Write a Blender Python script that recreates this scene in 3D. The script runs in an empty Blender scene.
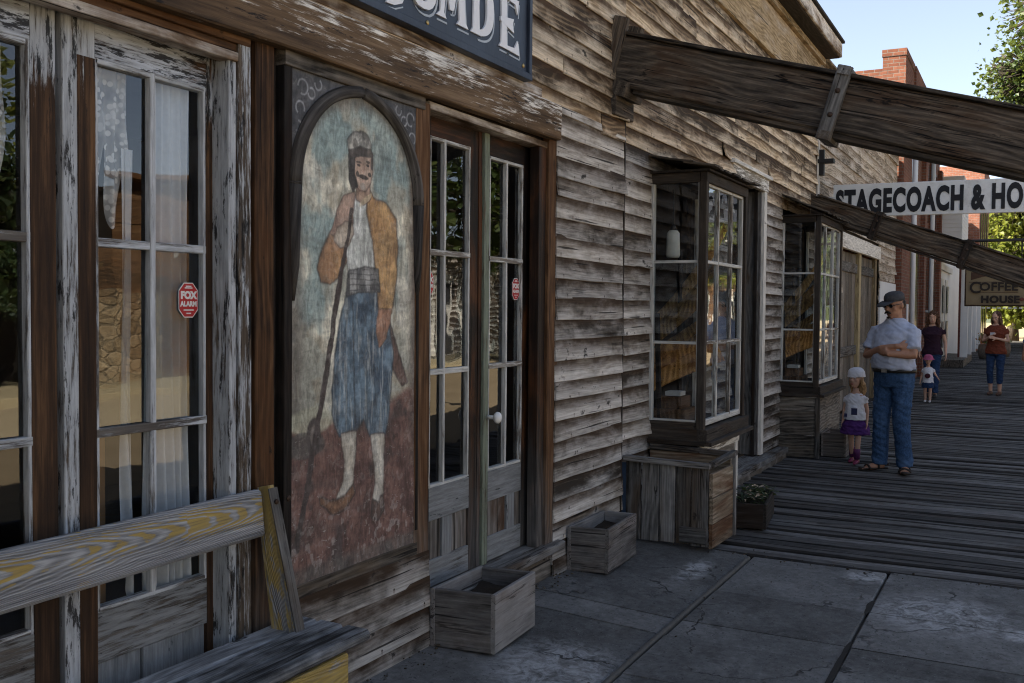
import bpy, math, random
import numpy as np
from mathutils import Vector, Matrix, noise as mnoise
random.seed(7); NPR = np.random.RandomState(5)
scene = bpy.context.scene
COL = scene.collection
PI = math.pi
R = math.radians
def V(*a): return Vector(a)
XA, YA, ZA = V(1,0,0), V(0,1,0), V(0,0,1)

# ---------------------------------------------------------------- objects
def link(o):
    COL.objects.link(o); return o
def thing(name, label, cat, loc=(0,0,0), rz=0, group=None):
    o = link(bpy.data.objects.new(name, None)); o.location = loc; o.rotation_euler = (0,0,rz)
    o.empty_display_size = .1
    o['label'] = label; o['category'] = cat
    if group: o['group'] = group
    bpy.context.view_layer.update()
    return o
def tag(o, label, cat, group=None):
    o['label'] = label; o['category'] = cat
    if group: o['group'] = group
    return o
def structure(o): o['kind'] = 'structure'; return o

class MB:
    """collects boards, boxes, tubes and leaves; build() links them as ONE mesh object"""
    def __init__(s): s.v=[]; s.f=[]; s.gc=[]; s.rn=[]; s.sm=[]; s.parts=[]
    def add(s, verts, faces, gcs, rn, smooth=False):
        b=len(s.v); s.v+= [tuple(p) for p in verts]; s.gc+= [tuple(g) for g in gcs]; s.rn+= [rn]*len(verts)
        fb=len(s.f)
        for f in faces: s.f.append(tuple(b+i for i in f)); s.sm.append(smooth)
        s.parts.append((b,len(s.v),fb,len(s.f)))
    def board(s, a, b, w, t, wd=ZA, ch=.0025, segs=None, warp=0.0, rn=None, taper=1.0, endj=0.0, wedge=0.0, curl=(0,0)):
        """board from a to b (centre line), w across along wd, t thick; chamfered; slight warp"""
        a=Vector(a); b=Vector(b); L=(b-a); ln=L.length
        if ln<1e-5: return
        L/=ln; wd=Vector(wd); wd=(wd-L*wd.dot(L)).normalized(); td=L.cross(wd)
        if segs is None: segs=max(1,int(ln/.3)) if warp>0 else 1
        rn = random.random() if rn is None else rn
        ch=min(ch,w*.3,t*.3); off=random.uniform(0,40); offz=random.uniform(0,9)
        hw,ht=w/2,t/2
        prof=[(-hw+ch,-ht),(hw-ch,-ht),(hw,-ht+ch),(hw,ht-ch),(hw-ch,ht),(-hw+ch,ht),(-hw,ht-ch),(-hw,-ht+ch)]
        vs=[];gs=[]
        p1=random.uniform(0,99); n=segs+1
        for k in range(n):
            u=k/segs; c=a+L*(ln*u); sc=1+(taper-1)*u
            jw=jt=0
            if warp>0:
                jw=warp*mnoise.noise((u*ln*.9+p1,.3,.7)); jt=warp*mnoise.noise((u*ln*.9+p1,5.3,2.7))
            cu=curl[0]*max(0,1-u*ln/.35)**2+curl[1]*max(0,1-(1-u)*ln/.35)**2
            for q,(pw,pt) in enumerate(prof):
                e=0
                if endj>0 and k in(0,n-1): e=endj*mnoise.noise((pw*60+p1,k*3.1,pt*9))
                wb=(hw-pw)/w
                edge=0
                if warp>0 and pw<0: edge=warp*.5*mnoise.noise((u*ln*2.7+p1,9.3,1.7))
                vs.append(c+wd*(pw*sc+jw+edge)+td*(pt*sc+jt+wedge*wb+cu*wb)+L*e)
                gs.append((u*ln+off,pw+hw,pt+offz))
        fs=[]
        for k in range(segs):
            for q in range(8):
                r=(q+1)%8; fs.append((k*8+q,(k+1)*8+q,(k+1)*8+r,k*8+r))
        fs.append(tuple(range(8))); fs.append(tuple(range((n-1)*8+7,(n-1)*8-1,-1)))
        fl=L.cross(wd).dot(td)
        s.add(vs,fs,gs,rn)
    def box(s, lo, hi, along=None, rn=None, ch=.003):
        lo=Vector(lo); hi=Vector(hi); d=hi-lo; c=(lo+hi)/2
        if along is None: along=max(range(3),key=lambda i:d[i])
        ax=V(0,0,0); ax[along]=1
        oth=[i for i in range(3) if i!=along]; w=max(oth,key=lambda i:d[i]); t=[i for i in oth if i!=w][0]
        wd=V(0,0,0); wd[w]=1
        s.board(c-ax*d[along]/2,c+ax*d[along]/2,d[w],d[t],wd,ch=ch,rn=rn)
    def quad(s, p, rn=None):
        p=[Vector(q) for q in p]; a=(p[1]-p[0]); b=(p[3]-p[0])
        la,lb=a.length,b.length; o=random.uniform(0,20)
        s.add(p,[(0,1,2,3)],[(o,0,0),(o+la,0,0),(o+la,lb,0),(o,lb,0)], random.random() if rn is None else rn)
    def tube(s, pts, rad, n=8, rn=None, cap=True, smooth=True):
        pts=[Vector(p) for p in pts]; rad=[rad]*len(pts) if not hasattr(rad,'__len__') else rad
        rn=random.random() if rn is None else rn
        vs=[];gs=[];d=0; ref=None
        for k,p in enumerate(pts):
            t=(pts[min(k+1,len(pts)-1)]-pts[max(k-1,0)]).normalized()
            if ref is None: ref=(ZA if abs(t.z)<.9 else XA)
            x=(ref-t*ref.dot(t)).normalized(); ref=x; y=t.cross(x)
            if k: d+=(p-pts[k-1]).length
            for q in range(n):
                an=2*PI*q/n; vs.append(p+(x*math.cos(an)+y*math.sin(an))*rad[k]); gs.append((d,q/n*2*PI*rad[k],rn*7))
        fs=[]
        for k in range(len(pts)-1):
            for q in range(n):
                r=(q+1)%n; fs.append((k*n+q,k*n+r,(k+1)*n+r,(k+1)*n+q))
        if cap: fs.append(tuple(range(n-1,-1,-1))); m=(len(pts)-1)*n; fs.append(tuple(range(m,m+n)))
        s.add(vs,fs,gs,rn,smooth)
    def ell(s, c, r, n=12, m=8, rn=.5, rot=None):
        c=Vector(c); vs=[];fs=[];gs=[]
        for i in range(m+1):
            ph=PI*i/m
            for j in range(n):
                th=2*PI*j/n
                p=V(r[0]*math.sin(ph)*math.cos(th),r[1]*math.sin(ph)*math.sin(th),r[2]*math.cos(ph))
                if rot is not None: p=rot@p
                vs.append(c+p); gs.append(p)
        for i in range(m):
            for j in range(n):
                k=(j+1)%n
                if i==0: fs.append((j,(i+1)*n+j,(i+1)*n+k))
                elif i==m-1: fs.append((i*n+j,(i+1)*n+j,i*n+k))
                else: fs.append((i*n+j,(i+1)*n+j,(i+1)*n+k,i*n+k))
        s.add(vs,fs,gs,rn,True)
    def loft(s, rings, n=16, rn=.5):
        """rings: (centre, semi-axis vector a, semi-axis vector b)"""
        vs=[];gs=[];fs=[]
        for c,a,b in rings:
            c=Vector(c);a=Vector(a);b=Vector(b)
            for j in range(n):
                th=2*PI*j/n; p=c+a*math.cos(th)+b*math.sin(th); vs.append(p); gs.append(p)
        for i in range(len(rings)-1):
            for j in range(n):
                k=(j+1)%n; fs.append((i*n+j,i*n+k,(i+1)*n+k,(i+1)*n+j))
        fs.append(tuple(range(n-1,-1,-1))); m=(len(rings)-1)*n; fs.append(tuple(range(m,m+n)))
        s.add(vs,fs,gs,rn,True)
    def mesh(s, name):
        me=bpy.data.meshes.new(name); me.from_pydata(s.v,[],s.f); 
        a=me.attributes.new('gc','FLOAT_VECTOR','POINT'); a.data.foreach_set('vector',np.array(s.gc,dtype=np.float32).ravel())
        a=me.attributes.new('rn','FLOAT','POINT'); a.data.foreach_set('value',np.array(s.rn,dtype=np.float32))
        me.polygons.foreach_set('use_smooth',np.array(s.sm,dtype=bool))
        return me
    def each(s, name, mat, parent=None):
        """one object per board"""
        out=[]
        for (va,vb,fa,fb) in s.parts:
            m=MB(); m.v=s.v[va:vb]; m.gc=s.gc[va:vb]; m.rn=s.rn[va:vb]; m.f=[tuple(i-va for i in f) for f in s.f[fa:fb]]; m.sm=s.sm[fa:fb]
            out.append(m.build(name,mat,parent))
        return out
    def build(s, name, mat, parent=None, fixn=True):
        me=s.mesh(name); 
        if fixn:
            import bmesh
            bm=bmesh.new(); bm.from_mesh(me); bmesh.ops.recalc_face_normals(bm,faces=bm.faces); bm.to_mesh(me); bm.free()
        me.materials.append(mat); o=link(bpy.data.objects.new(name,me))
        if parent is not None:
            o.parent=parent; o.matrix_parent_inverse=world_inv(parent)
        return o
def world_inv(p):
    m=Matrix.Identity(4); q=p
    while q is not None:
        m=q.matrix_parent_inverse@q.matrix_basis@m if q.parent else q.matrix_basis@m; q=q.parent
    return m.inverted()

# ---------------------------------------------------------------- node helper
class N:
    def __init__(s, name):
        s.m=bpy.data.materials.new(name); s.m.use_nodes=True; s.t=s.m.node_tree; s.t.nodes.clear()
        s.out=s.t.nodes.new('ShaderNodeOutputMaterial')
    def n(s, typ, **kw):
        x=s.t.nodes.new(typ)
        for k,v in kw.items(): setattr(x,k,v)
        return x
    def put(s, sock, val):
        if isinstance(val, bpy.types.NodeSocket): s.t.links.new(val, sock)
        elif isinstance(val,(tuple,list)) and len(val)==3 and sock.type=='RGBA': sock.default_value=(*val,1)
        else: sock.default_value=val
    def attr(s, name, fac=False):
        x=s.n('ShaderNodeAttribute'); x.attribute_name=name
        return x.outputs['Fac'] if fac else x.outputs['Vector']
    def attrc(s, name):
        x=s.n('ShaderNodeAttribute'); x.attribute_name=name; return x.outputs['Color']
    def pos(s): return s.n('ShaderNodeNewGeometry').outputs['Position']
    def objc(s): return s.n('ShaderNodeTexCoord').outputs['Object']
    def map(s, vec, scale=(1,1,1), loc=(0,0,0), rot=(0,0,0)):
        x=s.n('ShaderNodeMapping'); s.put(x.inputs['Vector'],vec); x.inputs['Scale'].default_value=scale
        x.inputs['Location'].default_value=loc; x.inputs['Rotation'].default_value=rot; return x.outputs[0]
    def noise(s, vec, scale=1, detail=4, rough=.55, dist=0, color=False):
        x=s.n('ShaderNodeTexNoise'); s.put(x.inputs['Vector'],vec); x.inputs['Scale'].default_value=scale
        x.inputs['Detail'].default_value=detail; x.inputs['Roughness'].default_value=rough; x.inputs['Distortion'].default_value=dist
        return x.outputs['Color'] if color else x.outputs['Fac']
    def voro(s, vec, scale, feature='F1', out='Distance'):
        x=s.n('ShaderNodeTexVoronoi', feature=feature); s.put(x.inputs['Vector'],vec); x.inputs['Scale'].default_value=scale
        return x.outputs[out]
    def math(s, op, a, b=0.0, c=None, clamp=False):
        x=s.n('ShaderNodeMath', operation=op); x.use_clamp=clamp; s.put(x.inputs[0],a); s.put(x.inputs[1],b)
        if c is not None: s.put(x.inputs[2],c)
        return x.outputs[0]
    def ss(s, v, lo, hi, a=0.0, b=1.0):
        x=s.n('ShaderNodeMapRange', interpolation_type='SMOOTHSTEP'); s.put(x.inputs['Value'],v)
        s.put(x.inputs['From Min'],lo); s.put(x.inputs['From Max'],hi); s.put(x.inputs['To Min'],a); s.put(x.inputs['To Max'],b)
        return x.outputs['Result']
    def sep(s, vec):
        x=s.n('ShaderNodeSeparateXYZ'); s.put(x.inputs[0],vec); return x.outputs
    def comb(s, x_,y_,z_):
        x=s.n('ShaderNodeCombineXYZ'); s.put(x.inputs[0],x_); s.put(x.inputs[1],y_); s.put(x.inputs[2],z_); return x.outputs[0]
    def vadd(s,a,b):
        x=s.n('ShaderNodeVectorMath',operation='ADD'); s.put(x.inputs[0],a); s.put(x.inputs[1],b); return x.outputs[0]
    def ramp(s, fac, stops):
        x=s.n('ShaderNodeValToRGB'); s.put(x.inputs[0],fac); e=x.color_ramp.elements
        while len(e)<len(stops): e.new(.5)
        for q,(p,c) in zip(e,stops): q.position=p; q.color=(*c,1) if len(c)==3 else c
        return x.outputs[0]
    def mix(s, f, a, b, typ='MIX'):
        x=s.n('ShaderNodeMix', data_type='RGBA', blend_type=typ); s.put(x.inputs[0],f); s.put(x.inputs[6],a); s.put(x.inputs[7],b); return x.outputs[2]
    def punch(s, c, g=1.32, piv=.15):
        x=s.n('ShaderNodeGamma'); s.put(x.inputs[0],c); x.inputs[1].default_value=g
        v=s.n('ShaderNodeVectorMath',operation='SCALE'); s.put(v.inputs[0],x.outputs[0]); v.inputs['Scale'].default_value=piv**(1-g); return v.outputs[0]
    def bump(s, h, strength=.4, dist=.01):
        x=s.n('ShaderNodeBump'); s.put(x.inputs['Height'],h); x.inputs['Strength'].default_value=strength; x.inputs['Distance'].default_value=dist
        return x.outputs[0]
    def principled(s, color, rough=.8, bump=None, spec=.3, metal=0, **kw):
        x=s.n('ShaderNodeBsdfPrincipled'); s.put(x.inputs['Base Color'],color); s.put(x.inputs['Roughness'],rough)
        x.inputs['Specular IOR Level'].default_value=spec; x.inputs['Metallic'].default_value=metal
        if bump is not None: s.put(x.inputs['Normal'],bump)
        for k,v in kw.items(): s.put(x.inputs[k],v)
        s.t.links.new(x.outputs[0], s.out.inputs[0]); return s.m
def plain(name, col, rough=.7, metal=0, var=.25, scale=14, spec=.3, bumpk=.15):
    m=N(name); p=m.objc(); n=m.noise(p,scale,6,.6); n2=m.noise(p,scale*.21,3)
    k=m.math('MULTIPLY_ADD',n,var*2,1-var); k=m.math('MULTIPLY',k,m.math('MULTIPLY_ADD',n2,var,1-var*.5))
    x=m.n('ShaderNodeVectorMath',operation='SCALE'); x.inputs[0].default_value=col; m.put(x.inputs['Scale'],k)
    return m.principled(x.outputs[0],rough,m.bump(n,bumpk,.004),spec,metal)

# ---------------------------------------------------------------- wood
def wood(name, dark, mid, light, stain=None, stain_amt=.5, white=None, white_amt=.0, white_mix=.8, ring=.35, black=.0, topstain=0.0, bw=.13,
         rough=.82, bumps=.5, crack=1.0, tone=.5, low=None, low_z=(.1,.75), fib=1.0, knot=1.0, blotch=.35, nails=False, split=0, edge=0):
    """weathered boards: fibres along gc.x, growth rings across, stains, bleach, checks"""
    m=N(name); gc=m.attr('gc'); rn=m.attr('rn',True)
    gco=m.vadd(gc,m.comb(0,m.math('MULTIPLY',rn,0),m.math('MULTIPLY',rn,31.0)))
    f1=m.noise(m.map(gco,(3.5,105,105)),1,8,.66)
    f2=m.noise(m.map(gco,(1.6,12,12)),1,6,.62,.4)
    big=m.noise(m.map(gco,(1.6,4.5,4.5)),1,4,.6,.6)
    iso=m.noise(m.map(gco,(9,16,16)),1,7,.65)
    gy=m.sep(gco)[1]
    w=m.noise(m.map(gco,(1.1,2.2,2.2)),1,2,.5)
    w2=m.noise(m.map(gco,(2.5,14,3)),1,3,.55)
    ph=m.math('ADD',m.math('MULTIPLY',gy,150.0),m.math('ADD',m.math('MULTIPLY',w,46.0),m.math('MULTIPLY',w2,9.0)))
    rg=m.math('MULTIPLY_ADD',m.math('SINE',ph),.5,.5)
    rg=m.math('POWER',rg,1.6)
    t=m.math('ADD',m.math('MULTIPLY_ADD',f1,.62*fib,.31*(1-fib)),m.math('ADD',m.math('MULTIPLY_ADD',f2,.40*fib,.20*(1-fib)),m.math('MULTIPLY',iso,.22)))
    t=m.math('ADD',t,m.math('MULTIPLY',rg,ring*.4))
    t=m.math('ADD',t,m.math('MULTIPLY_ADD',rn,tone*.42,-.30-ring*.14-tone*.19))
    t=m.math('ADD',t,m.math('MULTIPLY_ADD',big,blotch,-.5*blotch))
    c=m.ramp(t,[(.14,dark),(.38,mid),(.66,light)])
    if stain:
        v=m.math('ADD',m.math('MULTIPLY',big,.8),m.math('MULTIPLY',f2,.35))
        if topstain:
            v=m.math('ADD',v,m.math('MULTIPLY',m.math('SUBTRACT',m.math('DIVIDE',gy,bw),.5),topstain))
        k=m.ss(v,.60-stain_amt*.2,.80-stain_amt*.15)
        c=m.mix(m.math('MULTIPLY',k,.88),c,m.mix(f1,tuple(q*.55 for q in stain),tuple(q*1.35 for q in stain)))
    if white:
        k=m.ss(m.math('ADD',m.math('MULTIPLY',big,.75),m.math('ADD',m.math('MULTIPLY',iso,.25),m.math('ADD',m.math('MULTIPLY',f2,.2),m.math('MULTIPLY',m.math('SUBTRACT',m.math('DIVIDE',gy,bw),.5),-.55*topstain)))),.60-white_amt*.25,.86-white_amt*.2)
        k=m.math('MULTIPLY',k,m.ss(f1,.15,.75,.35,1))
        c=m.mix(m.math('MULTIPLY',k,white_mix),c,white)
    if black>0:
        k=m.ss(m.math('ADD',m.math('MULTIPLY',iso,.7),m.math('MULTIPLY',big,.35)),.66-black*.15,.72-black*.12)
        c=m.mix(m.math('MULTIPLY',k,.85),c,(.012,.011,.010))
    if low:
        zz=m.sep(m.pos())[2]
        k=m.ss(m.math('ADD',zz,m.math('ADD',m.math('MULTIPLY_ADD',iso,.5,-.25),m.math('MULTIPLY_ADD',f2,1.2,-.6))),low_z[0],low_z[1],1,0)
        c=m.mix(m.math('MULTIPLY',k,.85),c,m.mix(m.ss(t,.15,.75),tuple(q*.45 for q in low),tuple(q*1.3 for q in low)))
    ck=m.noise(m.map(gco,(1.0,42,42),(3,7,1)),1,3,.55)
    ck=m.ss(ck,.645,.685); ck=m.math('MULTIPLY',ck,crack)
    c=m.mix(m.math('MULTIPLY',ck,.8),c,tuple(q*.25 for q in dark))
    if split:
        s2=m.noise(m.map(gco,(.45,13,13),(1,5,2)),1,4,.6,.3); sk=m.math('ABSOLUTE',m.math('SUBTRACT',s2,.5)); sk=m.math('MULTIPLY',m.ss(sk,.004,.014,1,0),m.ss(big,.42,.55)); ck=m.math('MAXIMUM',ck,m.math('MULTIPLY',sk,split)); c=m.mix(m.math('MULTIPLY',sk,.9*split),c,tuple(q*.2 for q in dark))
    # knots and nail heads
    kv=m.n('ShaderNodeTexVoronoi'); m.put(kv.inputs['Vector'],m.map(gco,(1.3,5.5,0))); kv.inputs['Scale'].default_value=1
    kw=m.math('ADD',kv.outputs['Distance'],m.math('MULTIPLY_ADD',iso,.10,-.05)); kd=m.math('MULTIPLY',m.ss(kw,.03*knot,.11*knot,1,0),m.ss(kv.outputs['Color'],.35,.4))
    c=m.mix(m.math('MULTIPLY',kd,.75),c,tuple(q*.45 for q in dark))
    if edge:  # gap shade painted as a dark line along one edge of each board
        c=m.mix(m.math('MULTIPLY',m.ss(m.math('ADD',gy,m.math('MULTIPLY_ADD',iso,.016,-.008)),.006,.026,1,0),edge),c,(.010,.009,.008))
    if nails:
        gx=m.sep(gco)[0]
        fx=m.math('SUBTRACT',m.math('MODULO',m.math('ADD',gx,m.math('MULTIPLY',rn,3.0)),.58),.29); fy=m.math('SUBTRACT',gy,.024)
        dn=m.math('SQRT',m.math('ADD',m.math('MULTIPLY',fx,fx),m.math('MULTIPLY',fy,fy)))
        st=m.math('MULTIPLY',m.ss(m.math('ABSOLUTE',fx),.003,.010,1,0),m.math('MULTIPLY',m.ss(fy,-.03,0,0,1),m.ss(fy,0,.003,1,0)))
        c=m.mix(m.math('MULTIPLY',st,.45),c,(.055,.026,.013)); c=m.mix(m.math('MULTIPLY',m.ss(dn,.0035,.0055,1,0),.9),c,(.014,.010,.008))
    h=m.math('ADD',m.math('MULTIPLY',f1,.6),m.math('MULTIPLY',rg,ring*.7)); h=m.math('SUBTRACT',h,m.math('MULTIPLY',ck,1.2))
    return m.principled(m.punch(c),rough,m.bump(h,bumps,.006),.25)
def peel(name, paint, amt=.5, dark=(.03,.017,.010), mid=(.085,.045,.022), light=(.17,.10,.055), black=.35, ystart=None, paint2=None, ygrad=None):
    """flaking paint over brown wood; black patches; more bare wood below ystart"""
    m=N(name); gc=m.attr('gc'); rn=m.attr('rn',True)
    g=m.vadd(gc,m.comb(0,0,m.math('MULTIPLY',rn,17.0)))
    f1=m.noise(m.map(g,(2.5,65,65)),1,8,.68); f2=m.noise(m.map(g,(1.0,9,9)),1,5,.6)
    c=m.ramp(m.math('ADD',m.math('MULTIPLY',f1,.7),m.math('MULTIPLY_ADD',f2,.7,-.2)),[(.25,dark),(.5,mid),(.78,light)])
    fl=m.noise(m.map(g,(5,62,62)),1,9,.74); bl=m.noise(m.map(g,(1.8,5,5),(5,2,8)),1,4,.6)
    v=m.math('ADD',m.math('MULTIPLY',fl,1.0),m.math('MULTIPLY_ADD',bl,.5,-.25))
    v=m.math('ADD',v,m.math('MULTIPLY_ADD',rn,.24,-.12))
    if ystart is not None:
        z=m.sep(m.pos())[2]; v=m.math('ADD',v,m.ss(z,ystart[0],ystart[1],-ystart[2],ystart[2]))
    if ygrad: v=m.math('ADD',v,m.math('MULTIPLY',m.math('SUBTRACT',m.math('DIVIDE',m.sep(gc)[1],ygrad[0]),.5),ygrad[1]))
    k=m.math('MULTIPLY',m.ss(v,.58-amt*.3,.70-amt*.3),.92)
    pc=m.mix(m.ss(fl,.35,.7),tuple(q*.6 for q in paint),paint)
    if paint2: pc=m.mix(m.ss(bl,.4,.6),pc,paint2)
    c=m.mix(k,c,pc)
    if black>0:
        b=m.noise(m.map(g,(4.5,26,26),(1,9,4)),1,9,.75); kb=m.ss(b,.66-black*.26,.71-black*.26)
        if ystart is not None: kb=m.math('MULTIPLY',kb,m.ss(z,ystart[1]-.35,ystart[1]-.05,.22,1))
        c=m.mix(m.math('MULTIPLY',kb,.9),c,(.013,.013,.014))
    h=m.math('ADD',m.math('MULTIPLY',f1,.35),m.math('MULTIPLY',k,.6))
    return m.principled(m.punch(c),m.mix(k,(.8,.8,.8),(.6,.6,.6)),m.bump(h,.55,.005),.3)
M={}
M['siding']=wood('weathered_siding',(.045,.037,.029),(.185,.163,.138),(.42,.395,.36),stain=(.055,.034,.019),stain_amt=.54,white=(.58,.57,.55),white_amt=.46,white_mix=.55,ring=.2,topstain=.50,bw=.135,black=.22,tone=.95,fib=.8,blotch=.42,nails=True)
M['siding_high']=wood('upper_siding',(.060,.042,.025),(.26,.195,.128),(.52,.43,.31),stain=(.065,.037,.018),stain_amt=.60,white=(.60,.53,.43),white_amt=.34,fib=.55,blotch=.55,ring=.4,topstain=.45,bw=.135,black=.14,tone=.9,nails=True)
M['siding_pale']=wood('pale_planks',fib=.6,blotch=.5,dark=(.11,.09,.07),mid=(.32,.275,.22),light=(.54,.48,.41),stain=(.16,.11,.07),stain_amt=.3,white=(.5,.48,.45),white_amt=.3,ring=.35,topstain=.2,bw=.16)
M['lintel_paint']=peel('lintel_flaking',(.64,.62,.58),.52,dark=(.035,.023,.014),mid=(.13,.090,.055),light=(.28,.21,.14),black=.34,ygrad=(.2,.16))
M['frieze']=wood('frieze_boards',(.14,.105,.06),(.33,.26,.17),(.48,.40,.29),stain=(.14,.09,.05),stain_amt=.3,white=(.5,.46,.4),white_amt=.2,ring=.3)
M['doorpanel']=wood('door_panel_wood',(.045,.038,.032),(.15,.138,.125),(.29,.275,.26),stain=(.07,.036,.016),stain_amt=.5,topstain=.3,bw=.3,ring=.3,black=.1)
M['lintel']=wood('lintel_wood',(.055,.038,.024),(.21,.155,.10),(.36,.29,.22),stain=(.10,.060,.032),stain_amt=.5,white=(.66,.64,.60),white_amt=.72,white_mix=.9,ring=.7,topstain=-.30,bw=.24,black=.12,bumps=.9)
M['darkbeam']=wood('dark_beam_wood',(.018,.015,.012),(.098,.083,.068),(.26,.222,.18),stain=(.060,.036,.020),stain_amt=.4,ring=.30,black=.25,bumps=1.0,tone=.4,knot=2.2,fib=.9,split=1.0,blotch=.55)
M['greywood']=wood('grey_wood',split=.8,dark=(.030,.028,.026),mid=(.165,.161,.155),light=(.36,.355,.345),stain=(.075,.055,.038),stain_amt=.4,ring=.18,black=.2,fib=.75,blotch=.5)
M['brownwood']=wood('brown_wood',(.038,.022,.012),(.13,.078,.043),(.26,.175,.112),stain=(.09,.046,.02),stain_amt=.4,ring=.3,black=.1,low=(.19,.18,.17),low_z=(.05,.9))
M['darkwood']=wood('dark_wood',(.012,.010,.009),(.040,.034,.029),(.09,.08,.07),ring=.3,stain=(.035,.02,.012),stain_amt=.35,black=.1)
M['basewood']=wood('base_boards',fib=.6,blotch=.6,dark=(.030,.026,.021),mid=(.165,.15,.132),light=(.38,.355,.32),stain=(.10,.075,.05),stain_amt=.3,ring=.3,black=.15)
M['crate']=wood('crate_wood',fib=.55,blotch=.4,dark=(.05,.046,.043),mid=(.20,.192,.185),light=(.33,.32,.31),stain=(.11,.085,.066),stain_amt=.35,ring=.06,split=.6,bumps=.35,black=.12,white=(.34,.34,.35),white_amt=.05,tone=.7)
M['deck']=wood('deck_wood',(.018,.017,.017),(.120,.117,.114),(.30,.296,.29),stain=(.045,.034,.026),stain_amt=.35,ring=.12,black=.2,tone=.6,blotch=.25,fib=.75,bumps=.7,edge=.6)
M['peelwhite']=peel('flaking_white_paint',(.46,.49,.53),.40,black=.52,ystart=(1.5,2.35,.16),dark=(.02,.010,.006),mid=(.07,.042,.024),light=(.20,.125,.07))
M['peelpale']=peel('flaked_pale_stile',(.42,.44,.46),.44,black=.44,dark=(.03,.024,.019),mid=(.10,.08,.062),light=(.22,.19,.155))
M['peelbrown']=peel('brown_stile',(.40,.42,.44),.06,black=.45,ystart=(1.9,2.35,.2),dark=(.010,.007,.005),mid=(.060,.036,.021),light=(.20,.122,.066))
M['peelgrey']=peel('grey_flaked_rail',(.25,.26,.265),1.05,dark=(.03,.026,.022),mid=(.09,.08,.07),light=(.2,.185,.17),black=.2)
M['muntin']=peel('muntin_paint',(.46,.48,.50),.66,dark=(.05,.04,.035),mid=(.13,.12,.11),light=(.25,.24,.22),black=.1)
M['doorbrown']=wood('door_brown',(.007,.005,.004),(.030,.017,.011),(.105,.055,.028),stain=(.11,.048,.018),stain_amt=.3,ring=.3,black=.15,low=(.15,.145,.14),low_z=(.35,1.15),rough=.6)
M['sashwhite']=peel('sash_white',(.50,.50,.48),.75,dark=(.06,.05,.04),mid=(.16,.14,.12),light=(.3,.28,.25),black=.05)
M['trimwhite']=peel('white_trim',(.62,.60,.56),.72,dark=(.08,.07,.055),mid=(.2,.18,.15),light=(.36,.33,.29),black=.1)
M['green']=peel('green_astragal',(.22,.25,.20),.4,dark=(.04,.035,.025),mid=(.11,.095,.07),light=(.2,.18,.14),black=.15)
M['yellowframe']=peel('yellowed_frame',(.38,.32,.20),.5,dark=(.06,.045,.03),mid=(.14,.11,.07),light=(.28,.23,.15),black=.1)
M['baywood']=wood('bay_wood',(.014,.012,.010),(.055,.047,.040),(.15,.133,.115),stain=(.05,.032,.02),stain_amt=.4,ring=.1,fib=.8,black=.15,split=.5)
M['black']=plain('black_iron',(.015,.015,.016),.55,.0)
M['iron']=plain('rusty_iron',(.06,.04,.03),.6,.6)
M['porcelain']=plain('porcelain',(.75,.75,.72),.25,0,.05,spec=.5,bumpk=.02)
M['soil']=plain('soil',(.025,.018,.012),.95,0,.5,60,bumpk=.9)
M['interior']=plain('interior_plaster',(.10,.075,.052),.9,0,.3,4)
M['interior_floor']=plain('interior_floor',(.05,.035,.022),.8,0,.3,9)
M['cardboard']=plain('brown_board',(.30,.165,.07),.8,0,.2,5)
M['whitewall']=plain('white_clapboard_paint',(.62,.63,.64),.7,0,.08,6)
M['offwhite']=plain('off_white',(.55,.54,.50),.7,0,.12,8)
M['red_trim']=plain('red_trim',(.10,.028,.02),.7)
M['tin']=plain('corrugated_tin',(.36,.37,.38),.45,.5,.15,5)
M['roofing']=plain('old_roofing',(.030,.026,.023),.9,0,.4,25,bumpk=.7)
M['shingle']=wood('shingle_wood',(.030,.025,.021),(.09,.078,.066),(.2,.18,.16),ring=.2,black=.2)
M['stone']=None
def glass_mat(name, tint=(.80,.83,.84), gain=1.9, wav=.025, rough=.0):
    m=N(name); p=m.pos()
    b=m.bump(m.noise(p,3.1,2,.5),wav,.05)
    fr=m.n('ShaderNodeLayerWeight'); fr.inputs['Blend'].default_value=.5; m.t.links.new(b,fr.inputs['Normal'])
    f5=m.math('MULTIPLY_ADD',m.math('POWER',fr.outputs['Facing'],5.0),.957,.043)
    k=m.math('DIVIDE',m.math('MULTIPLY',f5,2.0),m.math('ADD',f5,1.0),clamp=True); k=m.math('MULTIPLY',k,.74)
    g=m.n('ShaderNodeBsdfGlossy'); g.inputs['Roughness'].default_value=rough; g.inputs['Color'].default_value=(.96,.97,1,1); m.t.links.new(b,g.inputs['Normal'])
    t=m.n('ShaderNodeBsdfTransparent'); t.inputs['Color'].default_value=(*tint,1)
    d=m.n('ShaderNodeBsdfDiffuse'); d.inputs['Color'].default_value=(.35,.34,.32,1)
    du=m.ss(m.noise(p,2.3,7,.65),.5,.9,0,.10)
    mx=m.n('ShaderNodeMixShader'); m.t.links.new(k,mx.inputs[0]); m.t.links.new(t.outputs[0],mx.inputs[1]); m.t.links.new(g.outputs[0],mx.inputs[2])
    m2=m.n('ShaderNodeMixShader'); m.t.links.new(du,m2.inputs[0]); m.t.links.new(mx.outputs[0],m2.inputs[1]); m.t.links.new(d.outputs[0],m2.inputs[2])
    m.t.links.new(m2.outputs[0],m.out.inputs[0]); return m.m
M['glass']=glass_mat('old_window_glass')
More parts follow.
